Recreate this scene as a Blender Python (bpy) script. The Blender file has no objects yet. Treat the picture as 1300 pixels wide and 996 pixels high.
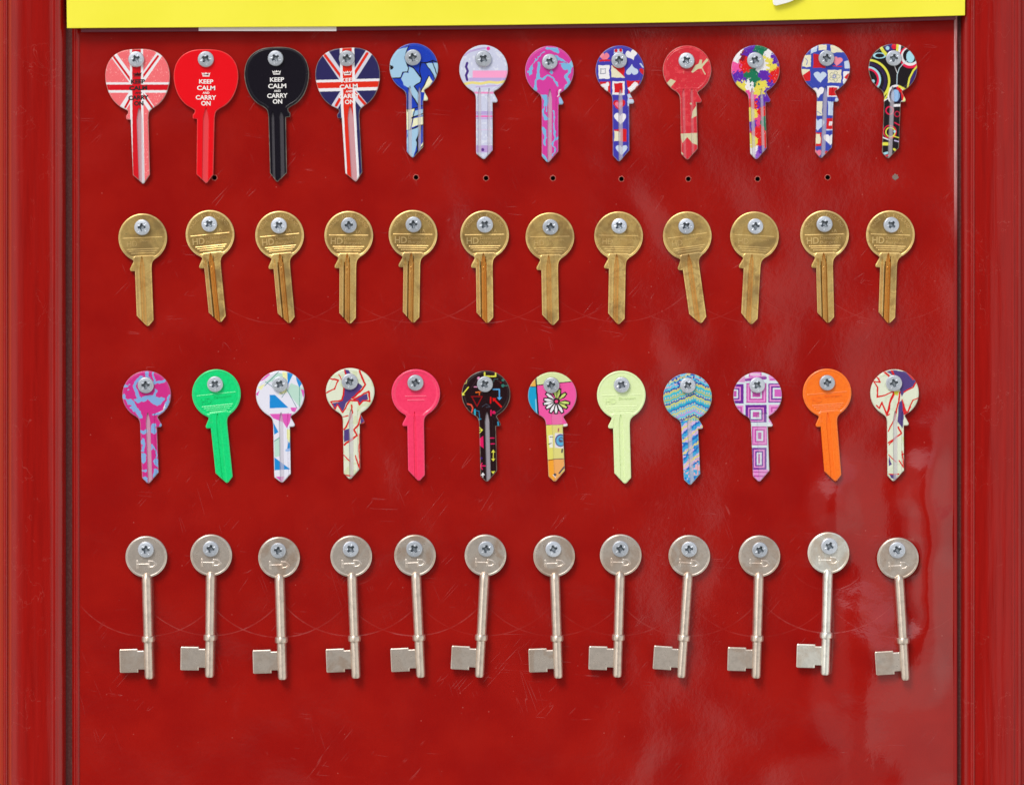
import bpy, bmesh, math, random
import numpy as np
from mathutils import Vector, Matrix
from mathutils.geometry import delaunay_2d_cdt

# ---------------------------------------------------------------- basics
S = 0.0004                      # metres per photo pixel: a key blank is about 57 mm long
D = 2.0                         # camera distance
scene = bpy.context.scene
COL = scene.collection
rng = np.random.default_rng(7)
random.seed(7)

def lin(c):
    c = np.asarray(c, float) / 255.0
    return np.where(c <= 0.04045, c / 12.92, ((c + 0.055) / 1.055) ** 2.4)
def rgba(c): return (*[float(x) for x in lin(c)], 1.0)
def W(px, py, d=0.0): return Vector(((px - 650) * S, -d * S, (498 - py) * S))

def tag(o, label=None, cat=None, group=None, kind=None):
    if label: o['label'] = label
    if cat: o['category'] = cat
    if group: o['group'] = group
    if kind: o['kind'] = kind
    return o
def empty(name, loc, ang=0.0):
    o = bpy.data.objects.new(name, None); COL.objects.link(o)
    o.location = loc; o.rotation_euler = (0, ang, 0); o.empty_display_size = 0.004
    return o
def link(name, me, parent=None):
    o = bpy.data.objects.new(name, me); COL.objects.link(o)
    if parent is not None: o.parent = parent
    return o

# ---------------------------------------------------------------- materials
class NT:
    def __init__(s, name):
        s.m = bpy.data.materials.new(name); s.m.use_nodes = True
        s.t = s.m.node_tree; s.b = s.t.nodes['Principled BSDF']
    def n(s, kind, **kw):
        nd = s.t.nodes.new('ShaderNode' + kind)
        for k, v in kw.items():
            if k.startswith('i_'): nd.inputs[k[2:].replace('_', ' ')].default_value = v
            else: setattr(nd, k, v)
        return nd
    def l(s, a, b): s.t.links.new(a, b)
    def math(s, op, a, b=None, c=None, clamp=False):
        nd = s.t.nodes.new('ShaderNodeMath'); nd.operation = op; nd.use_clamp = clamp
        for i, v in enumerate((a, b, c)):
            if v is None: continue
            if hasattr(v, 'links'): s.l(v, nd.inputs[i])
            else: nd.inputs[i].default_value = v
        return nd.outputs[0]
    def mix(s, f, a, b):
        nd = s.t.nodes.new('ShaderNodeMix'); nd.data_type = 'RGBA'
        for i, v in ((0, f), (6, a), (7, b)):
            if hasattr(v, 'links'): s.l(v, nd.inputs[i])
            else: nd.inputs[i].default_value = v
        return nd.outputs[2]
    def ramp(s, x, a, b):
        nd = s.t.nodes.new('ShaderNodeMapRange'); nd.clamp = True; nd.interpolation_type = 'SMOOTHSTEP'
        s.l(x, nd.inputs[0]); nd.inputs[1].default_value = a; nd.inputs[2].default_value = b
        return nd.outputs[0]
    def noise(s, vec, scale, detail=3, rough=0.55, dist=0.0):
        nd = s.n('TexNoise'); nd.inputs['Scale'].default_value = scale
        nd.inputs['Detail'].default_value = detail; nd.inputs['Roughness'].default_value = rough
        nd.inputs['Distortion'].default_value = dist
        if vec is not None: s.l(vec, nd.inputs['Vector'])
        return nd.outputs[0]
    def bump(s, h, strength, dist, normal=None):
        nd = s.n('Bump'); nd.inputs['Strength'].default_value = strength; nd.inputs['Distance'].default_value = dist
        s.l(h, nd.inputs['Height'])
        if normal is not None: s.l(normal, nd.inputs['Normal'])
        return nd.outputs[0]
    def set(s, **kw):
        for k, v in kw.items():
            i = s.b.inputs[k.replace('_', ' ')]
            if hasattr(v, 'links'): s.l(v, i)
            else: i.default_value = v
        return s.m
    def vec(s, per_object=True):
        tc = s.n('TexCoord').outputs['Object']
        if not per_object: return tc
        oi = s.n('ObjectInfo'); va = s.n('VectorMath', operation='ADD')
        sc = s.n('VectorMath', operation='SCALE'); sc.inputs['Scale'].default_value = 7.0
        s.l(oi.outputs['Location'], sc.inputs[0]); s.l(tc, va.inputs[0]); s.l(sc.outputs[0], va.inputs[1])
        return va.outputs[0]

def mat_print():
    t = NT('printed enamel'); v = t.vec()
    ca = t.n('VertexColor', layer_name='Col')
    n = t.noise(v, 2600, 2)
    wear = t.ramp(t.noise(v, 900, 4, 0.7), 0.70, 0.78)
    c = t.mix(t.math('MULTIPLY', wear, 0.5), ca.outputs['Color'], rgba((225, 222, 218)))
    return t.set(Base_Color=c, Roughness=0.24, Metallic=0.0, Specular_IOR_Level=0.4,
                 Normal=t.bump(n, 0.12, 0.00005))
def mat_plain(name, col, dark):
    t = NT(name); v = t.vec()
    n = t.noise(v, 700, 4, 0.6)
    c = t.mix(t.ramp(n, 0.35, 0.75), rgba(col), rgba(dark))
    return t.set(Base_Color=c, Roughness=0.26, Specular_IOR_Level=0.55, Coat_Weight=0.3, Coat_Roughness=0.15, Normal=t.bump(t.noise(v, 3500, 2), 0.15, 0.00004))
def mat_brass():
    t = NT('tarnished brass'); v = t.vec()
    n1 = t.noise(v, 190, 5, 0.65, 0.6); n2 = t.noise(v, 75, 3, 0.5, 0.4); n3 = t.noise(v, 1500, 3, 0.6)
    oi = t.n('ObjectInfo')
    c = t.mix(t.ramp(n1, 0.40, 0.66), rgba((240, 206, 130)), rgba((220, 182, 108)))
    c = t.mix(t.math('MULTIPLY', t.ramp(n2, 0.50, 0.66), 0.6), c, rgba((146, 122, 84)))
    bl_ = t.ramp(t.noise(v, 130, 4, 0.65, 1.0), 0.46, 0.62); c = t.mix(t.math('MULTIPLY', bl_, t.math('MULTIPLY_ADD', oi.outputs['Random'], 0.55, 0.1)), c, rgba((160, 120, 70)))
    ca = t.n('VertexColor', layer_name='Col'); sc_ = t.n('SeparateColor'); t.l(ca.outputs['Color'], sc_.inputs[0])
    c = t.mix(t.math('MULTIPLY', sc_.outputs[2], t.math('MULTIPLY_ADD', n2, 0.6, 0.25)), c, rgba((150, 118, 64)))   # old patina on the stamped field; groove slits darkened too
    c = t.mix(sc_.outputs[0], c, rgba((242, 212, 150)))                                                           # rubbed bright high spots
    c = t.mix(t.math('MULTIPLY', sc_.outputs[1], t.math('MULTIPLY_ADD', oi.outputs['Random'], 0.5, 0.5)), c, rgba((218, 146, 60)))                                                            # orange tone along the milled groove
    spots = t.ramp(t.noise(v, 420, 4, 0.7), 0.64, 0.74)
    c = t.mix(t.math('MULTIPLY', spots, 0.5), c, rgba((110, 84, 54)))
    c = t.mix(t.math('MULTIPLY', t.ramp(n3, 0.5, 0.75), 0.25), c, rgba((120, 92, 50)))
    hs = t.n('HueSaturation'); t.l(c, hs.inputs['Color'])
    t.l(t.math('MULTIPLY_ADD', oi.outputs['Random'], 0.14, 1.0), hs.inputs['Value'])
    r = t.math('MULTIPLY_ADD', n1, 0.25, 0.20)
    return t.set(Base_Color=hs.outputs[0], Metallic=0.68, Roughness=r, Normal=t.bump(n3, 0.18, 0.00006))
def mat_nickel(name='satin nickel', col=(220, 208, 196)):
    t = NT(name); v = t.vec()
    n1 = t.noise(v, 260, 5, 0.65); n3 = t.noise(v, 2400, 2, 0.5)
    oi = t.n('ObjectInfo'); blo = t.ramp(t.noise(v, 85, 4, 0.6, 0.8), 0.42, 0.62)
    c = t.mix(t.ramp(n1, 0.38, 0.7), rgba(col), rgba(tuple(x * 0.9 for x in col)))
    c = t.mix(t.math('MULTIPLY', blo, t.math('MULTIPLY_ADD', oi.outputs['Random'], 0.5, 0.15)), c, rgba((col[0] * .86, col[1] * .76, col[2] * .68)))
    c = t.mix(t.math('MULTIPLY', t.ramp(t.noise(v, 700, 4, 0.7), 0.66, 0.72), 0.35), c, rgba((120, 104, 88)))
    return t.set(Base_Color=c, Metallic=0.66, Roughness=t.math('MULTIPLY_ADD', n1, 0.2, 0.20),
                 Normal=t.bump(n3, 0.2, 0.00004))
def mat_turned(col):
    t = NT('turned nickel'); v = t.vec(); n1 = t.noise(v, 300, 4, 0.6)
    tg = t.n('Tangent', direction_type='RADIAL', axis='Z')
    c = t.mix(t.ramp(n1, 0.4, 0.75), rgba(col), rgba(tuple(x * 0.9 for x in col)))
    return t.set(Base_Color=c, Metallic=0.85, Roughness=0.36, Anisotropic=0.9, Anisotropic_Rotation=0.25, Tangent=tg.outputs[0])
def mat_zinc():
    t = NT('zinc plate'); v = t.vec()
    n1 = t.noise(v, 500, 4, 0.6); oi = t.n('ObjectInfo')
    c = t.mix(n1, rgba((216, 222, 230)), rgba((194, 202, 214)))
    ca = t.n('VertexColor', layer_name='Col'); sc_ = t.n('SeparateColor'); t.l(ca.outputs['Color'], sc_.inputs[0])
    c = t.mix(sc_.outputs[0], c, rgba((100, 108, 116)))   # shade inside the cross recess, painted into the colour
    hs = t.n('HueSaturation'); t.l(c, hs.inputs['Color'])
    t.l(t.math('MULTIPLY_ADD', oi.outputs['Random'], 0.28, 0.84), hs.inputs['Value'])
    return t.set(Base_Color=hs.outputs[0], Metallic=0.6, Roughness=0.36, Normal=t.bump(t.noise(v, 2500, 2), 0.35, 0.00006))
def mat_simple(name, col, rough=0.5, spec=0.5, metal=0.0):
    t = NT(name)
    return t.set(Base_Color=rgba(col), Roughness=rough, Specular_IOR_Level=spec, Metallic=metal)

PRINT = mat_print(); BRASS = mat_brass(); NICKEL = mat_nickel(); NICKEL_PALE = mat_nickel('pale nickel', (252, 250, 240))
ZINC = mat_zinc(); TURNED = mat_turned((232, 216, 200)); TURNED_PALE = mat_turned((252, 250, 240))
WHITE_INK = mat_simple('white ink', (240, 238, 236), 0.4)
BLACK_INK = mat_simple('black ink', (20, 12, 16), 0.4)

# ---------------------------------------------------------------- 2D tools
def catmull(pts, step=0.55, closed=True):
    pts = [np.array(p, float) for p in pts]; n = len(pts); out = []
    for i in range(n if closed else n - 1):
        p0, p1, p2, p3 = (pts[(i - 1) % n], pts[i], pts[(i + 1) % n], pts[(i + 2) % n]) if closed else \
            (pts[max(i - 1, 0)], pts[i], pts[i + 1], pts[min(i + 2, n - 1)])
        k = max(1, int(np.linalg.norm(p2 - p1) / step))
        for j in range(k):
            t = j / k
            out.append(0.5 * ((2 * p1) + (-p0 + p2) * t + (2 * p0 - 5 * p1 + 4 * p2 - p3) * t * t + (-p0 + 3 * p1 - 3 * p2 + p3) * t ** 3))
    if not closed: out.append(pts[-1])
    return out
def straight(pts, step=0.55):
    out = []
    for a, b in zip(pts[:-1], pts[1:]):
        a, b = np.array(a, float), np.array(b, float); k = max(1, int(np.linalg.norm(b - a) / step))
        out += [a + (b - a) * j / k for j in range(k)]
    return out
def inside(P, poly):
    poly = np.asarray(poly, float); x, y = P[:, 0], P[:, 1]; r = np.zeros(len(P), bool)
    x1, y1 = poly[-1]
    for x2, y2 in poly:
        c = (y1 > y) != (y2 > y)
        if y1 != y2: r ^= c & (x < (x2 - x1) * (y - y1) / (y2 - y1) + x1)
        x1, y1 = x2, y2
    return r
def dline(P, pts):
    d = np.full(len(P), 1e9)
    for a, b in zip(pts[:-1], pts[1:]):
        a, b = np.array(a, float), np.array(b, float); ab = b - a
        t = np.clip(((P - a) @ ab) / max(ab @ ab, 1e-9), 0, 1)
        d = np.minimum(d, np.linalg.norm(P - a - t[:, None] * ab, axis=1))
    return d
def sm(x, a, b):
    t = np.clip((x - a) / (b - a), 0, 1); return t * t * (3 - 2 * t)

class Sheet:
    """a metal plate cut to an outline: fine triangulation, distance to the edge, closed back"""
    def __init__(s, outline, grid=0.5):
        o = np.array(outline); n = len(o); lo, hi = o.min(0), o.max(0)
        gx, gy = np.meshgrid(np.arange(lo[0], hi[0], grid), np.arange(lo[1], hi[1], grid))
        g = np.stack([gx.ravel(), gy.ravel()], 1)
        g = g[inside(g, o)]
        d = dline(g, list(o) + [o[0]]); g = g[d > grid * 0.55]
        pts = np.vstack([o, g])
        r = delaunay_2d_cdt([Vector(p) for p in pts], [(i, (i + 1) % n) for i in range(n)], [], 1, 1e-5)
        s.P = np.array([tuple(v) for v in r[0]]); s.F = [tuple(f) for f in r[2]]
        s.d = dline(s.P, list(o) + [o[0]]); s.grid = grid
        orig = {i: k for k, l in enumerate(r[3]) for i in l}
        s.ring = [orig[i] for i in range(n)]
        a = sum(o[i][0] * o[(i + 1) % n][1] - o[(i + 1) % n][0] * o[i][1] for i in range(n))
        s.ccw = a > 0
    def faces(s):
        nv = len(s.P); F = []
        for f in s.F:
            a, b, c = (s.P[i] for i in f[:3])
            cr = (b[0] - a[0]) * (c[1] - a[1]) - (b[1] - a[1]) * (c[0] - a[0])
            F.append(f if cr < 0 else f[::-1])
        return F
    def build(s, h, back, split=None, extra=None):
        """h: front depth per vertex; returns mesh data (verts, faces) lists for [bow, blade]"""
        nv = len(s.P); n = len(s.ring)
        V = [(u * S, -dd * S, -v * S) for (u, v), dd in zip(s.P, h)]
        side0 = len(V); V += [(s.P[i][0] * S, -(back + 0.5) * S, -s.P[i][1] * S) for i in s.ring]
        F = s.faces()
        for k in range(n):
            a, b = s.ring[k], s.ring[(k + 1) % n]; c, d = side0 + (k + 1) % n, side0 + k
            F.append((a, b, c, d) if s.ccw else (b, a, d, c))
        cv = lambda f: sum(-V[i][2] for i in f) / len(f) / S
        sets = [F] if split is None else [[f for f in F if cv(f) < split], [f for f in F if cv(f) >= split]]
        res = []
        for fs in sets:
            used = sorted({i for f in fs for i in f}); mp = {i: k for k, i in enumerate(used)}
            res.append(([V[i] for i in used], [tuple(mp[i] for i in f) for f in fs],
                        np.array([i if i < nv else s.ring[i - side0] for i in used])))
        return res

def make_mesh(name, V, F, mats, cols=None, smooth=True, fix=False):
    me = bpy.data.meshes.new(name); me.from_pydata(V, [], F)
    for m in mats: me.materials.append(m)
    if cols is not None:
        at = me.color_attributes.new('Col', 'FLOAT_COLOR', 'POINT')
        a = np.ones((len(V), 4), np.float32); a[:, :3] = cols; at.data.foreach_set('color', a.ravel())
    me.validate(); me.update()
    if fix:
        bm = bmesh.new(); bm.from_mesh(me); bmesh.ops.recalc_face_normals(bm, faces=bm.faces); bm.to_mesh(me); bm.free()
    if smooth:
        me.polygons.foreach_set('use_smooth', [True] * len(me.polygons))
        me.set_sharp_from_angle(angle=math.radians(42))
    return me

# ---------------------------------------------------------------- painter for the printed keys
def vnoise(P, sc, seed=0):
    r = np.random.default_rng(seed); g = r.random((64, 64)); q = P / sc
    i = np.floor(q).astype(int); f = q - i; f = f * f * (3 - 2 * f)
    a = lambda dx, dy: g[(i[:, 0] + dx) % 64, (i[:, 1] + dy) % 64]
    return (a(0, 0) * (1 - f[:, 0]) + a(1, 0) * f[:, 0]) * (1 - f[:, 1]) + (a(0, 1) * (1 - f[:, 0]) + a(1, 1) * f[:, 0]) * f[:, 1]
def heart(x, y, r, rot=0.0):
    out = []
    for k in range(28):
        t = 2 * math.pi * k / 28
        a = 16 * math.sin(t) ** 3 / 16 * r; b = -(13 * math.cos(t) - 5 * math.cos(2 * t) - 2 * math.cos(3 * t) - math.cos(4 * t)) / 16 * r
        out.append((x + a * math.cos(rot) - b * math.sin(rot), y + a * math.sin(rot) + b * math.cos(rot)))
    return out
def rect(x0, y0, x1, y1): return [(x0, y0), (x1, y0), (x1, y1), (x0, y1)]

def paint(PH, spec):
    """PH photo pixels (n,2) -> linear colours. spec: list of ((ox, oy, s), ops)"""
    C = np.zeros((len(PH), 3))
    for (ox, oy, s), ops in spec:
        Q = (PH - np.array([ox, oy])) * s
        for op in ops:
            k = op[0]
            if k == 'w': Q = Q + np.stack([vnoise(Q + 900, op[1], 11) - .5, vnoise(Q + 900, op[1], 12) - .5], 1) * op[2] + np.stack([vnoise(Q + 900, op[1] / 3, 13) - .5, vnoise(Q + 900, op[1] / 3, 14) - .5], 1) * op[2] * .35
            elif k == 'base': C[:] = lin(op[1])
            elif k == 'p': C[inside(Q, op[1])] = lin(op[2])
            elif k == 'l': C[dline(Q, op[1]) < op[2] / 2] = lin(op[3])
            elif k == 'c': C[np.hypot(Q[:, 0] - op[1], Q[:, 1] - op[2]) < op[3]] = lin(op[4])
            elif k == 'e': C[((Q[:, 0] - op[1]) / op[3]) ** 2 + ((Q[:, 1] - op[2]) / op[4]) ** 2 < 1] = lin(op[5])
            elif k == 'r':   # ring
                C[np.abs(np.hypot((Q[:, 0] - op[1]) / op[5], Q[:, 1] - op[2]) - op[3]) < op[4] / 2] = lin(op[6])
            elif k == 'v':   # splashes: nearest seed, ragged edges
                w = Q + np.stack([vnoise(Q, op[2], 3) + vnoise(Q, op[2] / 3, 9) * .6 - .8, vnoise(Q, op[2], 5) + vnoise(Q, op[2] / 3, 8) * .6 - .8], 1) * op[3]
                seeds = np.array([(a[0], a[1]) for a in op[1]]); cs = np.array([lin(a[2]) for a in op[1]])
                C[:] = cs[((w[:, None, :] - seeds[None]) ** 2).sum(2).argmin(1)]
            elif k == 'q':   # nested squares
                x0, y0, x1, y1 = op[1]
                for c, ins in op[2]:
                    C[(Q[:, 0] > x0 + ins) & (Q[:, 0] < x1 - ins) & (Q[:, 1] > y0 + ins) & (Q[:, 1] < y1 - ins)] = lin(c)
            elif k == 'n':   # ink speckle
                C[vnoise(Q, op[1], op[2]) > op[3]] = lin(op[4])
            elif k == 'f': op[1](Q, C)
    return C

Wh = (238, 236, 240); Bk = (24, 16, 22)
A5 = (480, 40, 5.533); A7 = (655, 40, 5.533); A9 = (825, 40, 5.533); A11 = (1000, 40, 5.533)
C1_ = (140, 455, 5.533); C3_ = (310, 455, 5.533); C5_ = (480, 455, 5.533); C7_ = (655, 455, 5.533); C9_ = (825, 455, 5.533); C11_ = (1000, 455, 5.533)

pk = (244, 112, 118); rd = (214, 20, 34)
P_flag_pink = [((120, 40, 4.98), [('base', pk), ('n', 5, 2, 0.86, (255, 170, 170)),
    ('l', [(122, 150), (268, 352)], 42, Wh), ('l', [(408, 150), (268, 352)], 42, Wh), ('l', [(268, 352), (178, 490)], 44, Wh), ('l', [(268, 352), (368, 500)], 44, Wh),
    ('l', [(120, 158), (262, 352)], 14, rd), ('l', [(402, 158), (268, 340)], 14, rd), ('l', [(262, 360), (196, 480)], 14, rd), ('l', [(272, 350), (366, 482)], 14, rd),
    ('l', [(60, 356), (485, 356)], 66, Wh), ('l', [(266, 100), (268, 480), (276, 970)], 84, Wh),
    ('l', [(60, 355), (485, 355)], 36, rd), ('l', [(266, 100), (268, 480), (272, 970)], 56, rd)])]
nv = (44, 40, 92); or_ = (224, 44, 24); W2 = (214, 214, 228)
P_flag_navy = [((300, 40, 4.98), [('base', nv),
    ('l', [(566, 140), (705, 345)], 46, W2), ('l', [(838, 134), (705, 345)], 46, W2), ('l', [(705, 345), (622, 480)], 44, W2), ('l', [(705, 345), (808, 472)], 46, W2),
    ('l', [(560, 150), (700, 338)], 18, or_), ('l', [(828, 140), (716, 318)], 18, or_), ('l', [(700, 350), (632, 470)], 18, or_), ('l', [(712, 345), (816, 464)], 18, or_),
    ('l', [(495, 346), (915, 336)], 74, Wh), ('l', [(700, 100), (708, 480), (735, 970)], 92, Wh),
    ('l', [(495, 344), (915, 334)], 38, or_), ('l', [(700, 100), (708, 480), (735, 970)], 60, or_)])]
P_red = [((0, 0, 1), [('base', (236, 8, 24))])]
P_black = [((0, 0, 1), [('base', (17, 12, 24))])]
bl = (28, 62, 184); lb = (164, 202, 230); cr = (238, 238, 200)
P_swirl = [(A5, [('base', bl), ('w', 70, 12), ('n', 4, 4, .8, (36, 74, 196)),
    ('p', [(70, 250), (90, 190), (130, 130), (215, 112), (205, 150), (185, 190), (212, 258), (205, 292), (175, 290), (158, 326), (95, 330), (75, 300)], lb),
    ('p', [(205, 245), (255, 268), (306, 335), (300, 360), (255, 385), (292, 440), (292, 530), (240, 450), (215, 395), (180, 375), (163, 330), (185, 290), (212, 300)], lb),
    ('p', [(335, 225), (425, 225), (425, 330), (405, 340), (385, 300), (345, 250)], lb), ('p', [(355, 310), (385, 350), (350, 395), (332, 430), (305, 425), (330, 370)], cr),
    ('p', rect(325, 430, 370, 490), cr), ('p', [(200, 545), (265, 540), (235, 640), (222, 690), (200, 690)], cr), ('p', [(250, 610), (330, 598), (330, 655), (235, 670)], cr),
    ('p', [(245, 560), (330, 540), (330, 590), (245, 600)], lb), ('p', [(205, 690), (295, 670), (275, 760), (265, 830), (240, 890), (205, 840)], lb), ('p', [(300, 790), (330, 760), (330, 810), (300, 830)], cr),
    ('l', [(215, 108), (188, 180), (212, 258), (205, 292), (175, 290), (158, 326), (95, 330)], 7, Bk), ('l', [(210, 235), (255, 268), (306, 335), (300, 360), (255, 385), (292, 440), (292, 530), (240, 450), (215, 395)], 8, Bk),
    ('l', [(300, 225), (290, 285), (305, 330)], 7, Bk), ('l', [(300, 225), (345, 222), (380, 208), (425, 225)], 9, Bk), ('l', [(335, 230), (345, 250), (385, 300), (405, 345)], 7, Bk), ('l', [(376, 215), (420, 310)], 7, Bk),
    ('l', [(355, 312), (332, 370), (300, 425)], 7, Bk), ('l', [(80, 240), (104, 255), (85, 268)], 7, Bk), ('c', 92, 256, 12, Bk), ('l', [(205, 545), (262, 540), (330, 520)], 6, Bk), ('l', [(235, 605), (330, 572)], 9, Bk),
    ('l', [(262, 540), (235, 640), (222, 690)], 6, Bk), ('l', [(215, 690), (330, 655)], 7, Bk), ('l', [(300, 665), (270, 760), (285, 830), (262, 870)], 14, Bk), ('l', [(285, 830), (330, 780)], 8, Bk), ('l', [(150, 405), (205, 440), (210, 560)], 5, Bk)])]
lv = (206, 210, 234)
P_pastel = [(A5, [('base', lv), ('n', 14, 4, 0.72, (222, 226, 242)), ('l', [(605, 170), (650, 140), (700, 128), (750, 118)], 14, (190, 170, 218)), ('c', 774, 122, 13, (236, 60, 160)),
    ('p', rect(664, 276, 915, 326), (250, 164, 208)), ('p', rect(640, 326, 905, 352), (190, 172, 224)), ('l', [(600, 372), (660, 360), (720, 368), (780, 356), (840, 362), (900, 350)], 18, (236, 222, 138)),
    ('l', [(626, 224), (618, 250), (630, 280), (618, 310), (626, 342)], 17, (74, 48, 132)), ('l', [(690, 390), (850, 380)], 10, (196, 178, 226)),
    ('l', [(670, 432), (850, 432)], 14, (240, 150, 200)), ('p', rect(680, 560, 820, 586), (186, 166, 220)), ('l', [(680, 596), (820, 596)], 11, (242, 96, 184)), ('p', rect(680, 604, 820, 618), (196, 176, 226)),
    ('p', rect(680, 800, 820, 850), (190, 158, 216)), ('c', 735, 830, 11, (96, 50, 140)), ('l', [(680, 690), (820, 690)], 5, (222, 200, 232))])]
mg = (214, 62, 160); sk = (122, 184, 226)
P_squig = [(A7, [('base', mg), ('w', 42, 34), ('l', [(420, 150), (380, 250)], 24, (140, 196, 232)), ('c', 200, 250, 9, sk), ('l', [(230, 470), (215, 560)], 12, sk), ('c', 245, 700, 10, sk), ('l', [(152, 235), (150, 330), (145, 412)], 22, sk), ('l', [(150, 335), (220, 316), (262, 338), (282, 388)], 15, sk), ('p', [(85, 272), (118, 240), (108, 302), (88, 304)], sk),
    ('l', [(270, 185), (330, 195), (372, 262), (362, 330), (352, 395)], 30, sk), ('p', [(295, 230), (370, 220), (372, 275), (315, 268)], sk), ('l', [(215, 120), (290, 135)], 26, sk), ('l', [(240, 280), (250, 288)], 26, sk),
    ('l', [(120, 240), (140, 190), (190, 160)], 8, sk), ('l', [(290, 165), (345, 155)], 16, mg), ('l', [(310, 205), (365, 230)], 9, (190, 50, 140)),
    ('p', [(176, 455), (222, 455), (215, 520), (178, 530)], sk), ('l', [(190, 500), (185, 560), (215, 620)], 15, sk), ('l', [(180, 650), (208, 670), (208, 780)], 16, sk), ('p', [(175, 660), (215, 660), (210, 700), (175, 690)], sk),
    ('l', [(262, 560), (280, 660), (270, 760), (262, 850)], 13, sk), ('l', [(262, 770), (300, 740)], 12, sk), ('p', [(178, 850), (225, 880), (225, 930), (200, 900)], sk), ('p', rect(300, 450, 350, 530), (150, 190, 228)), ('l', [(296, 420), (285, 450)], 10, Wh)])]
bt = (66, 60, 172); rr = (212, 26, 34); cm = (232, 226, 196); lt = (200, 214, 236)
P_hearts = [(A7, [('base', bt), ('w', 24, 7), ('p', heart(622, 182, 34), (240, 130, 150)), ('l', [(590, 210), (655, 205)], 12, rr), ('p', rect(685, 130, 750, 160), lt), ('c', 700, 140, 12, rr), ('c', 735, 138, 12, rr),
    ('p', [(578, 240), (656, 240), (656, 332), (582, 334)], Wh), ('p', rect(592, 262, 632, 300), (150, 150, 170)), ('p', rect(598, 268, 626, 294), Wh), ('p', rect(670, 240, 762, 326), cm), ('p', [(676, 240), (762, 240), (762, 322)], rr),
    ('p', heart(812, 164, 42, -0.3), Wh), ('p', heart(814, 276, 42, 3.14), lt), ('p', [(585, 352), (662, 352), (662, 440), (600, 410)], rr), ('e', 614, 380, 22, 14, Wh), ('e', 640, 372, 12, 18, Wh), ('e', 634, 400, 14, 20, Wh),
    ('p', rect(676, 350, 762, 446), Wh), ('p', rect(690, 362, 748, 430), rr), ('p', [(776, 346), (872, 344), (850, 420), (790, 440)], rr), ('p', [(782, 400), (838, 350), (862, 372), (806, 430)], Wh), ('p', heart(892, 280, 26), rr), ('l', [(870, 230), (890, 250)], 10, lt),
    ('p', heart(725, 510, 42), rr), ('p', heart(722, 512, 26), (240, 120, 150)), ('p', heart(732, 604, 44), Wh), ('p', rect(690, 680, 778, 765), rr), ('p', [(690, 690), (735, 700), (735, 765), (690, 765)], cm), ('p', heart(742, 820, 40), lt),
    ('p', rect(785, 440, 850, 520), lt), ('l', [(800, 470), (825, 470)], 8, rr), ('l', [(790, 520), (790, 860)], 5, (90, 90, 190))])]
cw = (212, 204, 166)
P_worn = [(A9, [('base', (212, 46, 60)), ('n', 26, 6, 0.7, (222, 62, 72)), ('p', [(290, 286), (318, 240), (342, 228), (350, 200), (366, 200), (364, 232), (400, 190), (410, 204), (372, 246), (366, 262), (340, 264), (300, 292)], cw),
    ('l', [(368, 265), (388, 302)], 7, cw), ('p', [(118, 364), (146, 334), (182, 350), (146, 392)], cw), ('p', [(214, 718), (340, 712), (340, 800), (300, 785), (262, 742), (228, 784)], cw), ('p', [(292, 612), (300, 560), (330, 515), (330, 592)], cw),
    ('c', 288, 508, 7, cw), ('l', [(222, 850), (232, 862)], 8, cw), ('l', [(325, 500), (340, 620)], 8, (190, 130, 110)), ('n', 5, 8, 0.93, (226, 150, 130))])]
pu = (96, 38, 172); ye = (232, 216, 84); re = (224, 28, 28); gr = (24, 118, 84); pi = (240, 84, 160)
P_splash = [(A9, [('base', pu), ('v', [(620, 185, Wh), (598, 240, pi), (655, 215, re), (640, 190, (130, 20, 40)), (700, 130, pu), (790, 125, gr), (760, 150, gr), (838, 150, Wh), (878, 200, pu), (835, 215, ye), (850, 240, ye), (890, 290, re), (870, 330, re),
    (625, 320, pu), (700, 300, gr), (735, 350, gr), (805, 310, pu), (800, 240, Wh), (865, 375, pu), (790, 380, ye), (645, 395, ye), (705, 385, Wh), (712, 450, pi), (750, 420, ye), (785, 490, pu), (712, 505, re), (713, 585, ye), (790, 575, re), (803, 630, gr),
    (715, 665, pu), (765, 630, (230, 70, 130)), (790, 770, re), (722, 765, ye), (750, 700, re), (715, 850, Wh), (795, 850, pu), (832, 480, pu), (750, 870, (150, 90, 200)), (672, 260, re)], 15, 34), ('n', 6, 6, 0.945, Bk), ('n', 7, 12, 0.94, Wh)])]
b2 = (58, 72, 174)
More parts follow.
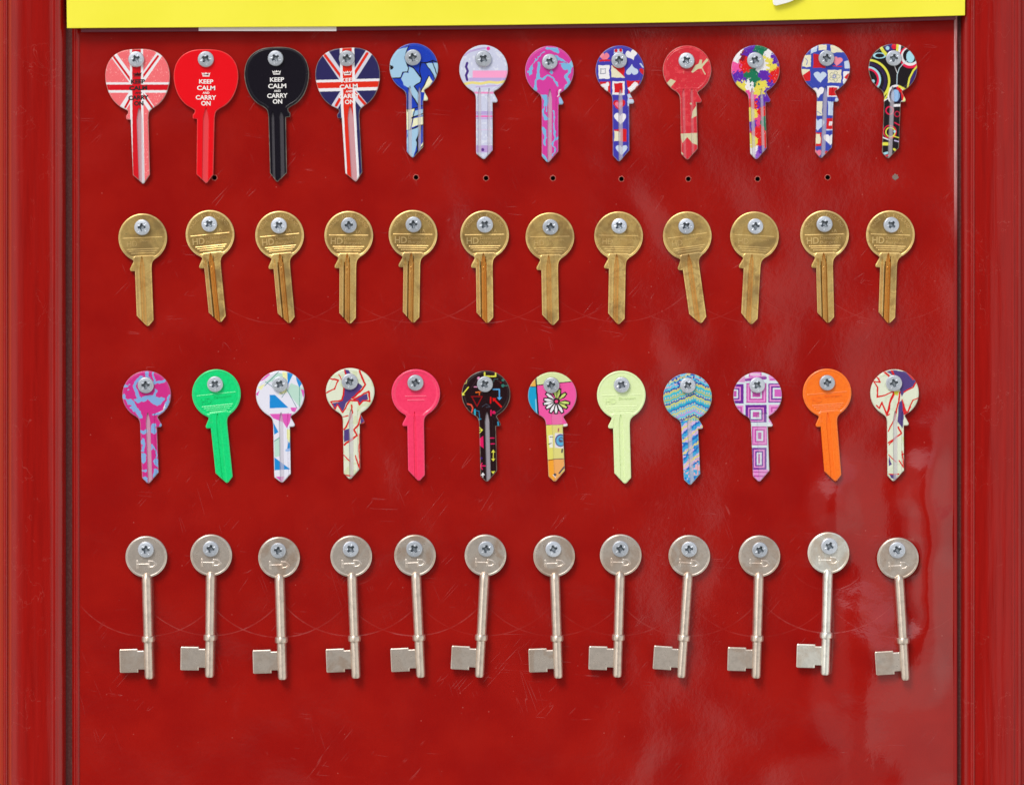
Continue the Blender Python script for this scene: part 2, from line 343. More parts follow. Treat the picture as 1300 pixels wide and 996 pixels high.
P_hearts2 = [(A11, [('base', b2), ('w', 24, 7), ('p', rect(215, 95, 272, 132), cm), ('p', [(300, 95), (345, 100), (400, 150), (300, 150)], cm), ('p', [(165, 120), (205, 105), (205, 140), (160, 160)], lt), ('p', [(118, 168), (162, 165), (162, 250), (98, 250)], cm), ('l', [(125, 190), (140, 210), (130, 235)], 5, (90, 110, 190)), ('p', rect(178, 162, 264, 256), (196, 24, 40)),
    ('p', heart(348, 208, 36, 0.2), (240, 140, 160)), ('l', [(318, 245), (380, 248)], 7, (206, 30, 50)), ('p', [(395, 215), (430, 200), (445, 260), (400, 262)], lt), ('p', [(92, 268), (156, 268), (156, 346), (110, 350)], cm), ('p', [(156, 275), (156, 348), (112, 352), (104, 310)], rr),
    ('p', heart(228, 316, 44), lt), ('p', rect(280, 272, 376, 362), cm), ('r', 328, 318, 9, 5, 1, (90, 110, 200)), *[('r', 328 + 26 * math.cos(a), 318 + 26 * math.sin(a), 12, 3.5, 1, (130, 140, 130)) for a in (0, 1.26, 2.51, 3.77, 5.03)],
    ('p', [(392, 282), (445, 280), (430, 360), (388, 366)], Wh), ('p', [(395, 322), (436, 288), (430, 350)], rr), ('p', heart(212, 426, 44), Wh), ('p', rect(276, 386, 360, 462), Wh), ('p', rect(286, 396, 346, 452), rr),
    ('p', rect(203, 490, 242, 592), cm), ('l', [(206, 560), (236, 580)], 5, (90, 120, 190)), ('p', rect(282, 492, 318, 592), lt), ('p', heart(212, 650, 48), lt), ('p', rect(272, 608, 324, 690), rr), ('p', rect(290, 632, 312, 662), Wh), ('p', rect(192, 712, 238, 804), rr), ('p', rect(198, 722, 228, 790), cm),
    ('p', heart(296, 756, 44), Wh), ('p', heart(206, 856, 34), (238, 120, 150)), ('p', heart(284, 856, 26), rr), ('l', [(275, 690), (330, 688)], 10, lt), ('c', 345, 482, 14, lt)])]
yl = (228, 226, 80); cy = (168, 220, 236); re2 = (230, 22, 74); vi = (62, 36, 118)
P_rings = [((1090, 50, 12.45), [('base', Bk), ('r', 150, 662, 270, 44, 1, (44, 28, 72)), ('r', 150, 662, 330, 34, 1, yl), ('r', 140, 640, 196, 30, 1, cy), ('r', 140, 640, 166, 32, 1, re2), ('c', 225, 665, 28, cy),
    ('r', 330, 262, 40, 14, 2.2, cy), ('l', [(345, 120), (385, 190), (440, 250)], 48, yl), ('c', 480, 130, 74, vi), ('c', 455, 145, 30, cy), ('c', 560, 120, 42, (224, 20, 50)), ('l', [(618, 80), (610, 190)], 44, yl), ('l', [(655, 80), (640, 200)], 34, Wh), ('c', 700, 130, 34, (30, 40, 40)),
    ('c', 815, 285, 178, re2), ('c', 812, 275, 146, Wh), ('c', 815, 262, 118, Bk), ('e', 815, 280, 64, 94, cy), ('l', [(568, 430), (612, 545)], 9, Wh), ('l', [(760, 345), (690, 400), (640, 460), (608, 560), (600, 735)], 12, (190, 215, 225)),
    ('l', [(940, 410), (860, 500), (800, 620), (770, 780)], 28, yl), ('p', [(940, 440), (960, 480), (870, 690), (800, 740), (820, 620), (880, 510)], (52, 28, 112)), ('e', 590, 880, 140, 160, Wh), ('e', 590, 890, 108, 136, (30, 14, 60)), ('e', 582, 890, 66, 96, (150, 190, 235)),
    ('l', [(620, 770), (690, 840), (705, 950)], 50, (228, 30, 30)), ('l', [(400, 970), (450, 880), (478, 760)], 24, yl), ('l', [(640, 745), (735, 795)], 34, yl), ('p', [(715, 900), (770, 985), (690, 990)], (240, 240, 160)), ('l', [(395, 975), (450, 940)], 18, Wh)]),
    (A11, [('p', rect(640, 498, 820, 920), Bk), ('r', 715, 555, 26, 9, 1, re2), ('r', 768, 580, 18, 7, 1, (190, 20, 60)), ('l', [(750, 520), (790, 518)], 18, Wh), ('r', 716, 704, 44, 8, 1, (222, 26, 60)), ('r', 720, 706, 32, 8, 1, yl), ('l', [(750, 640), (790, 660)], 8, re2), ('c', 750, 702, 9, cy),
    ('l', [(664, 742), (716, 762)], 8, Wh), ('l', [(662, 788), (706, 788)], 22, yl), ('l', [(745, 735), (780, 745)], 7, yl), ('l', [(750, 765), (778, 772)], 9, (200, 190, 230)), ('l', [(655, 862), (700, 850)], 16, cy), ('l', [(660, 880), (706, 868)], 14, (224, 24, 60)), ('l', [(745, 825), (775, 845)], 14, yl)])]
m2 = (208, 48, 138); s2 = (132, 172, 222)
P_swirl2 = [(C1_, [('base', m2), ('w', 42, 32), ('l', [(212, 125), (162, 195), (192, 262)], 28, s2), ('l', [(262, 90), (262, 140)], 30, s2), ('l', [(308, 95), (318, 160), (385, 140)], 18, s2), ('p', [(160, 296), (220, 258), (296, 262), (318, 196), (330, 230), (302, 268), (385, 276), (372, 310), (330, 328), (268, 292), (190, 312)], s2),
    ('l', [(128, 310), (182, 350), (220, 402)], 38, s2), ('l', [(418, 262), (404, 330), (330, 388)], 20, s2), ('l', [(92, 262), (120, 300)], 15, s2), ('c', 116, 190, 13, s2), ('c', 122, 228, 8, s2), ('l', [(290, 405), (350, 380)], 14, s2), ('l', [(340, 370), (400, 320)], 6, Wh),
    ('l', [(205, 512), (256, 520)], 24, s2), ('e', 306, 490, 20, 44, s2), ('e', 228, 605, 14, 44, s2), ('e', 236, 695, 20, 34, s2), ('l', [(216, 780), (262, 786)], 14, s2), ('p', [(220, 825), (268, 830), (275, 880), (240, 850)], s2), ('l', [(300, 620), (330, 700)], 10, s2), ('e', 322, 740, 14, 34, s2), ('p', rect(300, 790, 345, 850), s2), ('p', rect(345, 462, 375, 490), s2)])]
gt = (188, 222, 208); az = (30, 140, 216); mm = (224, 92, 188)
P_geo = [(C3_, [('base', (230, 230, 244)), ('p', [(140, 175), (232, 95), (300, 110), (300, 165), (230, 150)], gt), ('p', [(330, 170), (420, 210), (392, 345), (300, 230)], gt), ('p', [(268, 90), (304, 95), (300, 240), (240, 255), (280, 200)], (238, 238, 176)), ('p', [(95, 200), (150, 175), (120, 220)], (238, 238, 176)),
    ('p', [(110, 160), (170, 100), (186, 108), (136, 150)], mm), ('p', [(80, 250), (108, 224), (96, 262)], mm), ('p', [(398, 212), (430, 225), (416, 275)], mm), ('p', [(325, 345), (372, 345), (358, 378), (335, 372)], mm), ('p', [(303, 95), (348, 98), (308, 185)], az), ('p', [(362, 110), (410, 165), (388, 205), (368, 150)], az),
    ('p', [(180, 254), (216, 254), (312, 346), (180, 350)], az), ('p', [(178, 390), (335, 388), (322, 450), (300, 492), (275, 450), (205, 422)], mm), ('l', [(150, 160), (270, 250)], 4, (70, 130, 140)), ('l', [(300, 215), (372, 350)], 4, (70, 130, 140)), ('l', [(242, 90), (145, 190)], 4, (60, 120, 130)), ('l', [(300, 220), (265, 275)], 4, (90, 150, 150)), ('l', [(390, 200), (388, 340)], 4, (70, 140, 130)),
    ('p', [(205, 450), (242, 520), (212, 538)], az), ('p', [(212, 580), (252, 550), (255, 690), (215, 700)], gt), ('l', [(212, 585), (250, 560)], 4, (70, 130, 140)), ('p', [(213, 700), (325, 785), (215, 792)], az), ('p', [(316, 560), (335, 530), (335, 640), (300, 655)], az), ('p', [(222, 838), (280, 838), (268, 880)], mm), ('p', [(300, 500), (330, 500), (318, 600), (300, 560)], (238, 238, 176)), ('l', [(300, 650), (345, 640)], 20, (160, 190, 236))])]
pp = (84, 64, 128); r3 = (216, 30, 28); bc = (224, 230, 208)
P_graf = [(C3_, [('base', bc), ('w', 60, 12), ('n', 30, 4, .7, (214, 222, 184)), ('p', [(700, 200), (800, 170), (832, 195), (800, 245), (745, 295), (720, 320), (690, 375), (670, 350), (655, 315), (635, 360), (612, 315), (690, 298)], pp), ('p', [(700, 70), (732, 74), (752, 110), (715, 118)], pp), ('p', [(770, 290), (866, 245), (872, 288), (810, 318)], pp),
    ('l', [(612, 302), (690, 294), (702, 200)], 11.7, r3), ('l', [(612, 302), (635, 362), (655, 320), (688, 384), (745, 300)], 9.1, r3), ('l', [(578, 245), (636, 215), (660, 152), (600, 135)], 10.4, r3), ('l', [(806, 80), (850, 180), (832, 215), (760, 282)], 14.3, r3), ('l', [(770, 290), (872, 232), (886, 300), (835, 300), (810, 328), (798, 300), (750, 298)], 11.7, r3),
    ('l', [(706, 76), (712, 118)], 10.4, r3), ('l', [(752, 106), (740, 118)], 7.8, r3), ('l', [(660, 110), (680, 145)], 6.5, r3), ('p', [(700, 505), (740, 490), (746, 578), (700, 600)], pp), ('l', [(754, 330), (760, 380), (720, 480), (700, 500)], 11.7, r3), ('l', [(700, 618), (750, 580), (795, 548), (772, 500), (800, 470), (820, 400)], 13.0, r3), ('l', [(700, 686), (748, 732)], 7.8, r3),
    ('l', [(814, 540), (806, 640), (814, 800)], 11.7, r3), ('l', [(778, 690), (812, 790)], 9.1, r3), ('p', rect(818, 400, 860, 465), pp), ('l', [(818, 400), (858, 440), (818, 465)], 9.1, r3), ('l', [(700, 835), (780, 842)], 11.7, r3), ('l', [(745, 700), (760, 830)], 4, (220, 160, 150)), ('l', [(690, 415), (730, 405)], 7.8, r3)])]
c80 = (580, 465, 12.45); cb = (590, 540, 12.45); sb = (88, 164, 220); hp = (224, 20, 96)
P_arrows = [(c80, [('base', (34, 10, 16)), ('l', [(438, 90), (440, 148), (612, 148), (612, 95)], 24, yl), ('l', [(182, 325), (100, 430)], 18, yl), ('p', [(72, 400), (130, 450), (85, 462)], yl), ('l', [(160, 210), (150, 260), (110, 270)], 10, (200, 190, 90)), ('l', [(228, 475), (400, 475), (318, 635), (240, 485)], 16, (150, 8, 16)),
    ('l', [(575, 360), (672, 360), (672, 500)], 20, sb), ('p', [(632, 488), (714, 488), (672, 536)], sb), ('l', [(534, 490), (534, 580)], 22, (220, 12, 20)), ('l', [(590, 525), (700, 640)], 26, (226, 14, 16)), ('p', [(565, 498), (625, 505), (570, 560)], (226, 14, 16)),
    ('l', [(168, 595), (225, 610), (252, 660), (235, 730)], 22, (230, 80, 60)), ('c', 152, 665, 12, (220, 60, 50)), ('l', [(285, 690), (285, 780)], 28, (40, 170, 200)), ('l', [(285, 700), (350, 712), (362, 830), (350, 865)], 10, (40, 130, 180)), ('l', [(330, 850), (380, 840)], 14, (40, 150, 190)), ('l', [(400, 640), (465, 595), (525, 640), (465, 650)], 12, (60, 64, 80)),
    ('l', [(300, 408), (380, 400)], 18, (230, 110, 30)), ('l', [(360, 400), (355, 450)], 16, (220, 100, 30)), ('c', 345, 180, 24, (240, 160, 200)), ('l', [(275, 320), (315, 320)], 16, (230, 150, 190)), ('l', [(580, 240), (590, 190), (650, 190)], 12, (60, 90, 90)), ('c', 728, 210, 22, (50, 110, 100)), ('c', 728, 300, 26, (50, 120, 110)), ('l', [(730, 300), (800, 300)], 14, (50, 110, 100)),
    ('l', [(540, 700), (540, 780)], 20, hp), ('c', 585, 735, 26, hp), ('l', [(650, 890), (655, 940)], 22, (50, 150, 190)), ('l', [(120, 480), (160, 600)], 4, (70, 50, 60)), ('l', [(230, 330), (330, 180)], 8, (70, 40, 50)), ('l', [(640, 210), (700, 250)], 10, (70, 50, 50)), ('c', 695, 250, 14, (120, 20, 30))]),
    (cb, [('l', [(225, 85), (275, 85)], 14, yl), ('l', [(228, 40), (280, 85), (230, 135)], 14, yl), ('p', [(228, 225), (292, 180), (300, 380), (232, 330)], hp), ('c', 265, 540, 18, (60, 20, 120)), ('l', [(245, 665), (325, 665)], 20, hp), ('l', [(275, 620), (248, 665), (280, 720)], 16, hp), ('p', [(255, 820), (288, 770), (320, 815)], Wh), ('l', [(288, 800), (288, 845)], 12, Wh),
    ('l', [(405, 215), (462, 215)], 18, hp), ('l', [(415, 308), (470, 308)], 18, hp), ('l', [(452, 440), (452, 560)], 12, yl), ('p', [(420, 448), (452, 400), (484, 448)], yl), ('p', [(420, 548), (452, 592), (484, 548)], yl), ('p', [(420, 755), (484, 748), (450, 796)], yl)])]
f80 = (660, 465, 12.45); fb = (670, 540, 12.45); fp = (240, 88, 164)
def petals():
    o = []; fills = []
    for k, a in enumerate((8, 33, 62, 92, 118, 145, 168, 190, 220, 262, 284, 318)):
        r0, r1, w = 45, 190 if k % 2 else 200, 21
        a = math.radians(a); t = (math.cos(a), math.sin(a)); m = (578 + t[0] * 135, 556 + t[1] * 135)
        for w_, c, e in ((44, Bk, 22), (22, Wh if 2 <= k <= 8 else (206, 224, 120), 0)):
            (o if e else fills).append(('p', [(578 + t[0] * (r0 - e) - t[1] * 4, 556 + t[1] * (r0 - e) + t[0] * 4), (m[0] - t[1] * w_, m[1] + t[0] * w_), (578 + t[0] * (r1 + e) - t[1] * w_ * .6, 556 + t[1] * (r1 + e) + t[0] * w_ * .6),
                            (578 + t[0] * (r1 + e) + t[1] * w_ * .6, 556 + t[1] * (r1 + e) - t[0] * w_ * .6), (m[0] + t[1] * w_, m[1] - t[0] * w_)], c))
    return o + fills
P_daisy = [(f80, [('base', fp), ('p', [(240, 0), (900, 0), (830, 232), (620, 250), (400, 285), (262, 292)], (216, 228, 168)), ('p', rect(80, 0, 252, 314), (232, 178, 80)), ('p', [(80, 314), (262, 314), (285, 800), (80, 800)], (26, 160, 208)), ('l', [(120, 314), (262, 314)], 12, (26, 40, 70)),
    ('l', [(252, 160), (268, 400), (294, 790)], 22, Bk), ('l', [(262, 292), (400, 276), (620, 252), (810, 234)], 14, Bk), ('l', [(250, 520), (262, 740)], 14, (150, 210, 230)), ('c', 578, 556, 60, Bk), *petals(), ('c', 578, 556, 26, (240, 70, 130)),
    ('l', [(390, 938), (520, 945), (780, 925)], 10, (60, 20, 70)), ('p', [(380, 948), (780, 935), (780, 1100), (380, 1100)], (228, 220, 110)), ('p', [(690, 930), (800, 915), (760, 975), (690, 970)], Wh)]),
    (fb, [('p', [(250, 30), (700, 30), (700, 575), (250, 585)], (226, 218, 108)), ('p', [(330, 180), (400, 170), (400, 380), (345, 380)], (238, 236, 220)), ('l', [(350, 206), (400, 206)], 10, Bk), ('l', [(330, 325), (372, 308)], 12, Bk), ('p', [(430, 140), (600, 150), (600, 400), (430, 380)], (230, 228, 232)),
    ('e', 520, 262, 88, 104, (34, 30, 120)), ('e', 522, 265, 70, 84, (40, 170, 220)), ('r', 530, 250, 34, 18, 1, (20, 30, 90)), ('c', 520, 272, 24, (16, 24, 70)), ('l', [(488, 70), (485, 110)], 24, (170, 80, 60)), ('l', [(546, 410), (542, 455)], 26, Bk), ('p', [(250, 580), (700, 560), (700, 1000), (250, 1000)], (244, 164, 50)),
    ('l', [(320, 590), (430, 568), (600, 562)], 13, (90, 40, 20)), ('l', [(500, 800), (580, 695), (600, 720)], 26, Bk), ('l', [(535, 790), (585, 735)], 14, (226, 214, 90)), ('c', 432, 825, 24, Bk), ('l', [(405, 830), (440, 865)], 14, Wh)])]
def knit(Q, C):
    x, y = Q[:, 0], Q[:, 1]
    t = y - 0.42 * np.abs(x - 305) + 60 + 3.5 * np.sin(x / 8.0) + 2.0 * np.sin(x / 3.3)
    seq = [(40, 120, 196), (92, 190, 226), (206, 204, 140), (100, 196, 226), (180, 160, 220), (96, 196, 222), (30, 84, 170), (196, 200, 120), (70, 190, 212), (60, 184, 210), (170, 190, 130), (60, 184, 210), (34, 100, 180), (204, 206, 120), (80, 190, 206), (56, 176, 206)]
    cs = np.array([lin(c) for c in seq]); i = (np.floor((t - 120) / 15.0).astype(int)) % len(seq)
    m = y < 452; C[m] = cs[i][m]
    dots = m & (((x % 17) - 8.5) ** 2 + (((t - 120) % 38) - 28) ** 2 < 26); C[dots] = lin((226, 200, 150))
    top = y < 190 - 0.2 * (x - 260); e = vnoise(Q, 11, 31)
    C[m & top & (e > .62)] = lin((26, 70, 170)); C[m & top & (e < .22)] = lin((120, 200, 230))
    b = y >= 440; C[b] = lin((214, 186, 226)); n1 = vnoise(Q, 12, 21)
    C[b & (y > 560) & (y < 745) & (n1 > .55)] = lin((30, 130, 206)); C[b & (y > 500) & (y < 640) & (x > 300) & (n1 < .5)] = lin((40, 150, 214))
    dg = (y + 0.8 * x + 18 * n1) % 92; C[b & (dg < 26)] = lin((64, 168, 220)); C[b & (dg > 40) & (dg < 54)] = lin((224, 212, 130)); C[b & (dg > 76)] = lin((34, 110, 196)); C[b & (y > 715) & (y < 830) & (n1 > .62)] = lin((232, 180, 190)); C[b & (y > 790) & (n1 < .7)] = lin((70, 170, 220)); C[b & (y > 830) & (n1 < .3)] = lin((30, 110, 200))
P_knit = [(C9_, [('base', (90, 186, 220)), ('f', knit)])]
q80 = (920, 465, 12.45); V1 = (112, 38, 150); V2 = (232, 150, 214); V3 = (196, 84, 170); V4 = (214, 228, 234)
P_squares = [(q80, [('base', V4), ('p', rect(150, 60, 320, 240), (214, 150, 200)), ('q', (380, 70, 580, 160), [(V3, 0), (V2, 14), ((222, 200, 220), 30)]), ('l', [(340, 200), (640, 170)], 50, (150, 70, 160)), ('l', [(330, 180), (640, 130)], 14, V2), ('p', [(690, 130), (860, 130), (860, 220), (700, 215)], V2), ('l', [(720, 200), (800, 190)], 22, V3),
    ('q', (0, 270, 298, 590), [(V1, 0), (V2, 46), (V1, 66), (V4, 88), (V3, 112)]), ('q', (340, 255, 658, 580), [(V3, 0), (V2, 20), (V3, 44), (V4, 72), (V3, 96)]), ('q', (688, 262, 1010, 576), [(V1, 0), (V2, 18), (V1, 44), (V4, 70), ((210, 100, 190), 96)]),
    ('q', (120, 620, 296, 900), [(V2, 0), (V3, 24), (V2, 50), (V3, 70)]), ('q', (326, 612, 662, 930), [(V1, 0), (V2, 44), (V1, 62), (V4, 84), (V3, 116)]), ('q', (694, 612, 1010, 930), [(V2, 0), (V3, 36), (V2, 60), (V3, 90)]), ('l', [(260, 275), (262, 280)], 2, V1)]),
    (C9_, [('p', rect(690, 455, 880, 480), V4), ('p', [(850, 380), (900, 380), (900, 470), (850, 470)], V2), ('l', [(832, 478), (870, 478)], 10, Wh), ('q', (716, 484, 828, 622), [(V3, 0), (V2, 10), (V3, 20), (V4, 32), (V3, 44)]), ('q', (716, 640, 820, 800), [(V1, 0), (V2, 14), (V1, 24), (V4, 34), (V3, 46)]), ('p', rect(690, 800, 880, 900), V2), ('l', [(700, 815), (860, 822)], 9, V3), ('l', [(700, 845), (860, 850)], 12, V3), ('l', [(826, 490), (835, 800)], 10, V4)])]
P_graf2 = [(C11_, [('base', bc), ('w', 60, 12), ('n', 30, 4, .7, (214, 222, 196)), ('p', [(688, 90), (740, 75), (850, 95), (905, 150), (880, 190), (820, 235), (802, 270), (785, 210), (735, 120)], pp), ('p', [(780, 310), (796, 296), (818, 340), (806, 490), (768, 440)], pp), ('p', [(735, 228), (785, 228), (770, 262), (738, 250)], (214, 206, 60)),
    ('l', [(675, 92), (705, 122)], 15.6, r3), ('l', [(730, 84), (742, 118)], 15.6, r3), ('l', [(840, 95), (880, 140)], 14.3, r3), ('l', [(905, 150), (878, 200), (820, 232)], 10.4, r3), ('l', [(610, 110), (650, 165), (600, 155), (632, 200), (630, 270), (680, 262), (740, 232)], 9.1, r3), ('l', [(740, 235), (725, 300), (690, 395), (660, 305), (640, 350), (622, 330)], 11.7, r3),
    ('p', [(740, 235), (750, 250), (700, 400), (686, 395)], r3), ('l', [(790, 235), (770, 330), (748, 430)], 11.7, r3), ('l', [(800, 290), (838, 390), (880, 290), (920, 275)], 9.1, r3), ('l', [(838, 390), (865, 340)], 10.4, r3), ('p', [(800, 290), (822, 330), (845, 400), (815, 400)], r3), ('l', [(690, 405), (712, 395)], 7.8, r3),
    ('l', [(748, 430), (705, 510)], 9.1, r3), ('l', [(705, 600), (800, 530), (775, 480)], 11.7, r3), ('l', [(708, 615), (760, 560)], 7.8, r3), ('l', [(708, 680), (760, 730)], 7.8, r3), ('p', [(715, 690), (732, 750), (708, 760)], pp), ('l', [(800, 660), (815, 780), (780, 720)], 9.1, r3), ('l', [(800, 680), (820, 675)], 13.0, r3), ('p', [(705, 822), (760, 822), (760, 870), (720, 850)], pp), ('l', [(705, 822), (780, 822)], 9.1, r3), ('l', [(815, 560), (822, 640)], 10, (214, 222, 110))])]

# ---------------------------------------------------------------- key blank outlines and relief
def arc(r, a0, a1, n, cx=0, cy=0): return [(cx + r * math.cos(math.radians(a0 + (a1 - a0) * i / n)), cy + r * math.sin(math.radians(a0 + (a1 - a0) * i / n))) for i in range(n + 1)]
def outline_small(tip=1.5, L=112.0, rr_=30.8, mirror=False, sym=False):
    # clockwise on screen (y down), starting lower right of the bow
    o = straight(arc(rr_, 118, 421, 90))[:-1]           # round bow from lower left over the top to lower right
    o += catmull([(14.9, 27), (12.3, 29.4), (10.7, 32), (9.9, 35.5), (9.6, 40)], closed=False)[:-1]
    rc = L - (13.5 if not sym else 11)
    o += straight([(9.6, 40), (9.5, L - 8 if not sym else L - 9.5), (9.2, L - 6.8), (tip + 2.0, L - 0.6)])
    o += straight([(tip + 2.0, L - 0.6), (tip, L), (tip - 1.6, L - 0.8), (-11.5, rc), (-11.5, 42)])
    o += catmull([(-11.5, 42), (-13.2, 41.9), (-16.2, 41.7), (-17.6, 40.2), (-17.3, 38.0), (-14.8, 33.2), (-13.0, 29.6), (-13.6, 28.0)], closed=False)[:-1]
    if mirror: o = [np.array((-p[0], p[1])) for p in o]
    return o
def outline_large(mirror=False):
    bow = [(13.0, 42.5), (17, 38.2), (26, 32.4), (34, 22.8), (39.4, 9), (40.9, -6), (37.6, -20), (29.5, -30.5), (17, -36.6), (0, -38), (-17, -36.6), (-29.5, -30.5), (-37.6, -20), (-40.9, -6), (-39.4, 9), (-34, 22.8), (-26, 32.4), (-17, 38.0), (-13.6, 40.4)]
    o = catmull([(11.6, 50)] + bow, closed=False)[:-1]
    o += catmull([(-13.6, 40.4), (-14.0, 43.5), (-16.2, 46.5), (-15.8, 50.6), (-13.2, 51.2), (-10.6, 51.6)], closed=False)
    o += straight([(-10.6, 52.2), (-10.3, 122), (1.5, 133), (3.2, 132.6), (11.0, 122), (11.6, 51)])
    o = o[::-1]
    if mirror: o = [np.array((-p[0], p[1])) for p in o]
    return o
def dedupe(o):
    r = [o[0]]
    for p in o[1:]:
        if np.linalg.norm(np.array(p) - r[-1]) > 0.18: r.append(np.array(p))
    if np.linalg.norm(np.array(r[0]) - r[-1]) < 0.18: r.pop()
    return r
def groove(P, c, hw, y0, depth, taper=12):
    w = hw * np.clip((P[:, 1] - y0) / taper, 0.001, 1) ** 0.6
    return depth * (1 - sm(np.abs(P[:, 0] - c), w * 0.66, w)) * (P[:, 1] > y0)

TH = 6.5; BACK = 1.4
def edge_bevel(d, w=1.3, h=0.9): return -h * (1 - sm(d, -0.3, w)) 
def lines_relief(P, ys, w=0.45, r=27.2, cut=24.8):
    h = 0
    for y in ys:
        xm = math.sqrt(max(cut ** 2 - y * y, 1))
        h = h + (np.abs(P[:, 0]) < xm) * (1 - sm(np.abs(P[:, 1] - y), w * 0.3, w * 1.5))
    return h

sheets = {}
def sheet(kind):
    if kind not in sheets:
        o = {'s': lambda: outline_small(), 'm': lambda: outline_small(L=113.5, mirror=True), 'ms': lambda: outline_small(L=113.5, mirror=True, tip=-0.5, sym=True),
             'L': lambda: outline_large(), 'Lm': lambda: outline_large(True)}[kind]()
        sheets[kind] = Sheet(dedupe(o))
    return sheets[kind]

def relief(kind, style, sh):
    P, d = sh.P, sh.d; h = np.full(len(P), TH) + edge_bevel(d); g = np.zeros(len(P))
    bow = P[:, 1] < (28 if kind[0] != 'L' else 40)
    if style in ('brass', 'brass2', 'plain'):
        k = {'brass': 1, 'brass2': 0.55, 'plain': 1.1}[style]
        rim = sm(d, 2.0, 2.9) * bow; h -= 0.5 * k * rim * sm(24.5 - P[:, 1], 0, 1.2)
        h += 0.42 * k * lines_relief(P, (0.2, 14.6, 17.2, 19.8) if style != 'plain' else (0.2, 14.6, 17.2, 19.8, 22.2)) * (d > 3)
        neck = [(-13, 27), (-10.5, 23.6), (12, 23.4), (14.5, 26.5)]
        h += 0.4 * k * (1 - sm(dline(P, neck), 0.3, 1.0))
        if style == 'brass':
            g = groove(P, -2.0, 3.1, 23.2, 2.4, 14); h -= g
            h -= 1.1 * sm(-P[:, 0], 4.6, 5.4) * sm(P[:, 1], 30, 40) * (P[:, 0] > -12.5)
            h -= groove(P, -9.3, 1.5, 30, 0.9, 8)
            h -= groove(P, -5.3, 0.75, 34, 2.6, 8) + groove(P, 1.1, 0.75, 27, 1.8, 10); h += groove(P, -2.0, 1.2, 40, 0.7, 10)
        elif style == 'brass2':
            h -= groove(P, -2.2, 2.7, 23.5, 1.7, 14) ; h -= 0.5 * sm(-P[:, 0], 5, 8) * sm(P[:, 1], 30, 40) * (P[:, 0] > -12.5)
        else:
            g = groove(P, -1.4, 2.9, 24.5, 1.4, 14); h -= g; h -= 0.6 * groove(P, -9.8, 1.5, 29, 1.0, 8)
    elif style == 'blob':
        h -= 0.9 * sm(d, 2.6, 5) * bow; h -= groove(P, -2.0, 1.8, 23, 1.6, 18); h += 0.5 * lines_relief(P, (4, 9), 0.6, cut=14)
    elif style == 'A':
        g = groove(P, -5.0, 2.6, 23, 1.7, 10) + groove(P, 7.0, 2.2, 24, 1.5, 10); h -= g
        h += 0.25 * (1 - sm(np.abs(d - 3.2), 0.2, 0.8)) * bow
    elif style == 'worn':
        g = groove(P, -5.0, 2.0, 24, 1.0, 6) + groove(P, 5.4, 2.0, 24, 1.0, 6); h -= g
        h += 0.35 * (1 - sm(np.abs(d - 3.4), 0.2, 0.8)) * bow + 0.35 * (1 - sm(dline(P, [(-16, 27), (-12.5, 23.8), (12, 23.8), (15, 26.5)]), 0.2, 0.8))
        h += 0.3 * lines_relief(P, (3.5, 16), 0.45, cut=15)
    elif style == 'B':
        g = groove(P, 0.6, 3.1, 23, 1.9, 12); h -= g; h -= groove(P, 9.6, 1.5, 24, 1.0, 10)
        h += 0.25 * (1 - sm(np.abs(d - 3.2), 0.2, 0.8)) * bow
    elif style == 'C':
        g = 1.2 * sm(P[:, 0], -2.6, -1.4) * sm(P[:, 1], 23, 25) * (P[:, 0] < 11.6); h -= g; g = g * 0.35
    elif style == 'L':
        g = groove(P, 0.6, 4.2, 36.5, 2.0, 16); h -= g
    elif style == 'L2':
        g = groove(P, -6, 2.0, 44, 1.6, 8) + groove(P, 5.0, 3.0, 44, 1.6, 8); h -= g
        h += 0.3 * (1 - sm(np.abs(d - 3.0), 0.2, 0.9)) * bow
    return h, g

# ---------------------------------------------------------------- lettering (built-in font turned into mesh)
def text_mesh(body, height, width=None, bold=0.0, ext=0.0):
    cu = bpy.data.curves.new('t', 'FONT'); cu.body = body; cu.size = 1.0; cu.align_x = 'CENTER'; cu.align_y = 'CENTER'
    cu.offset = bold; cu.resolution_u = 3; cu.extrude = ext
    o = bpy.data.objects.new('t', cu); COL.objects.link(o)
    dg = bpy.context.evaluated_depsgraph_get(); me = bpy.data.meshes.new_from_object(o.evaluated_get(dg))
    V = np.array([v.co[:] for v in me.vertices]); F = [tuple(p.vertices) for p in me.polygons]
    bpy.data.objects.remove(o); bpy.data.curves.remove(cu); bpy.data.meshes.remove(me)
    lo, hi = V.min(0), V.max(0); c = (lo + hi) / 2; sy = height / (hi[1] - lo[1]); sx = sy if width is None else width / (hi[0] - lo[0])
    V = (V - c) * np.array([sx, sy, 1.0]); return V, F
def place(parts, VF, x, y, rot=0.0, depth=TH, thick=1.0):
    V, F = VF; c, s = math.cos(rot), math.sin(rot)
    out = [((x + c * a + s * b) * S, -(depth + z * thick) * S, -(y + s * a - c * b) * S) for a, b, z in V]
    parts.append((out, F))
def add_parts(V, F, parts, mat_index, midx):
    for v2, f2 in parts:
        b = len(V); V = V + v2; F = F + [tuple(i + b for i in f) for f in f2]; midx += [mat_index] * len(f2)
    return V, F

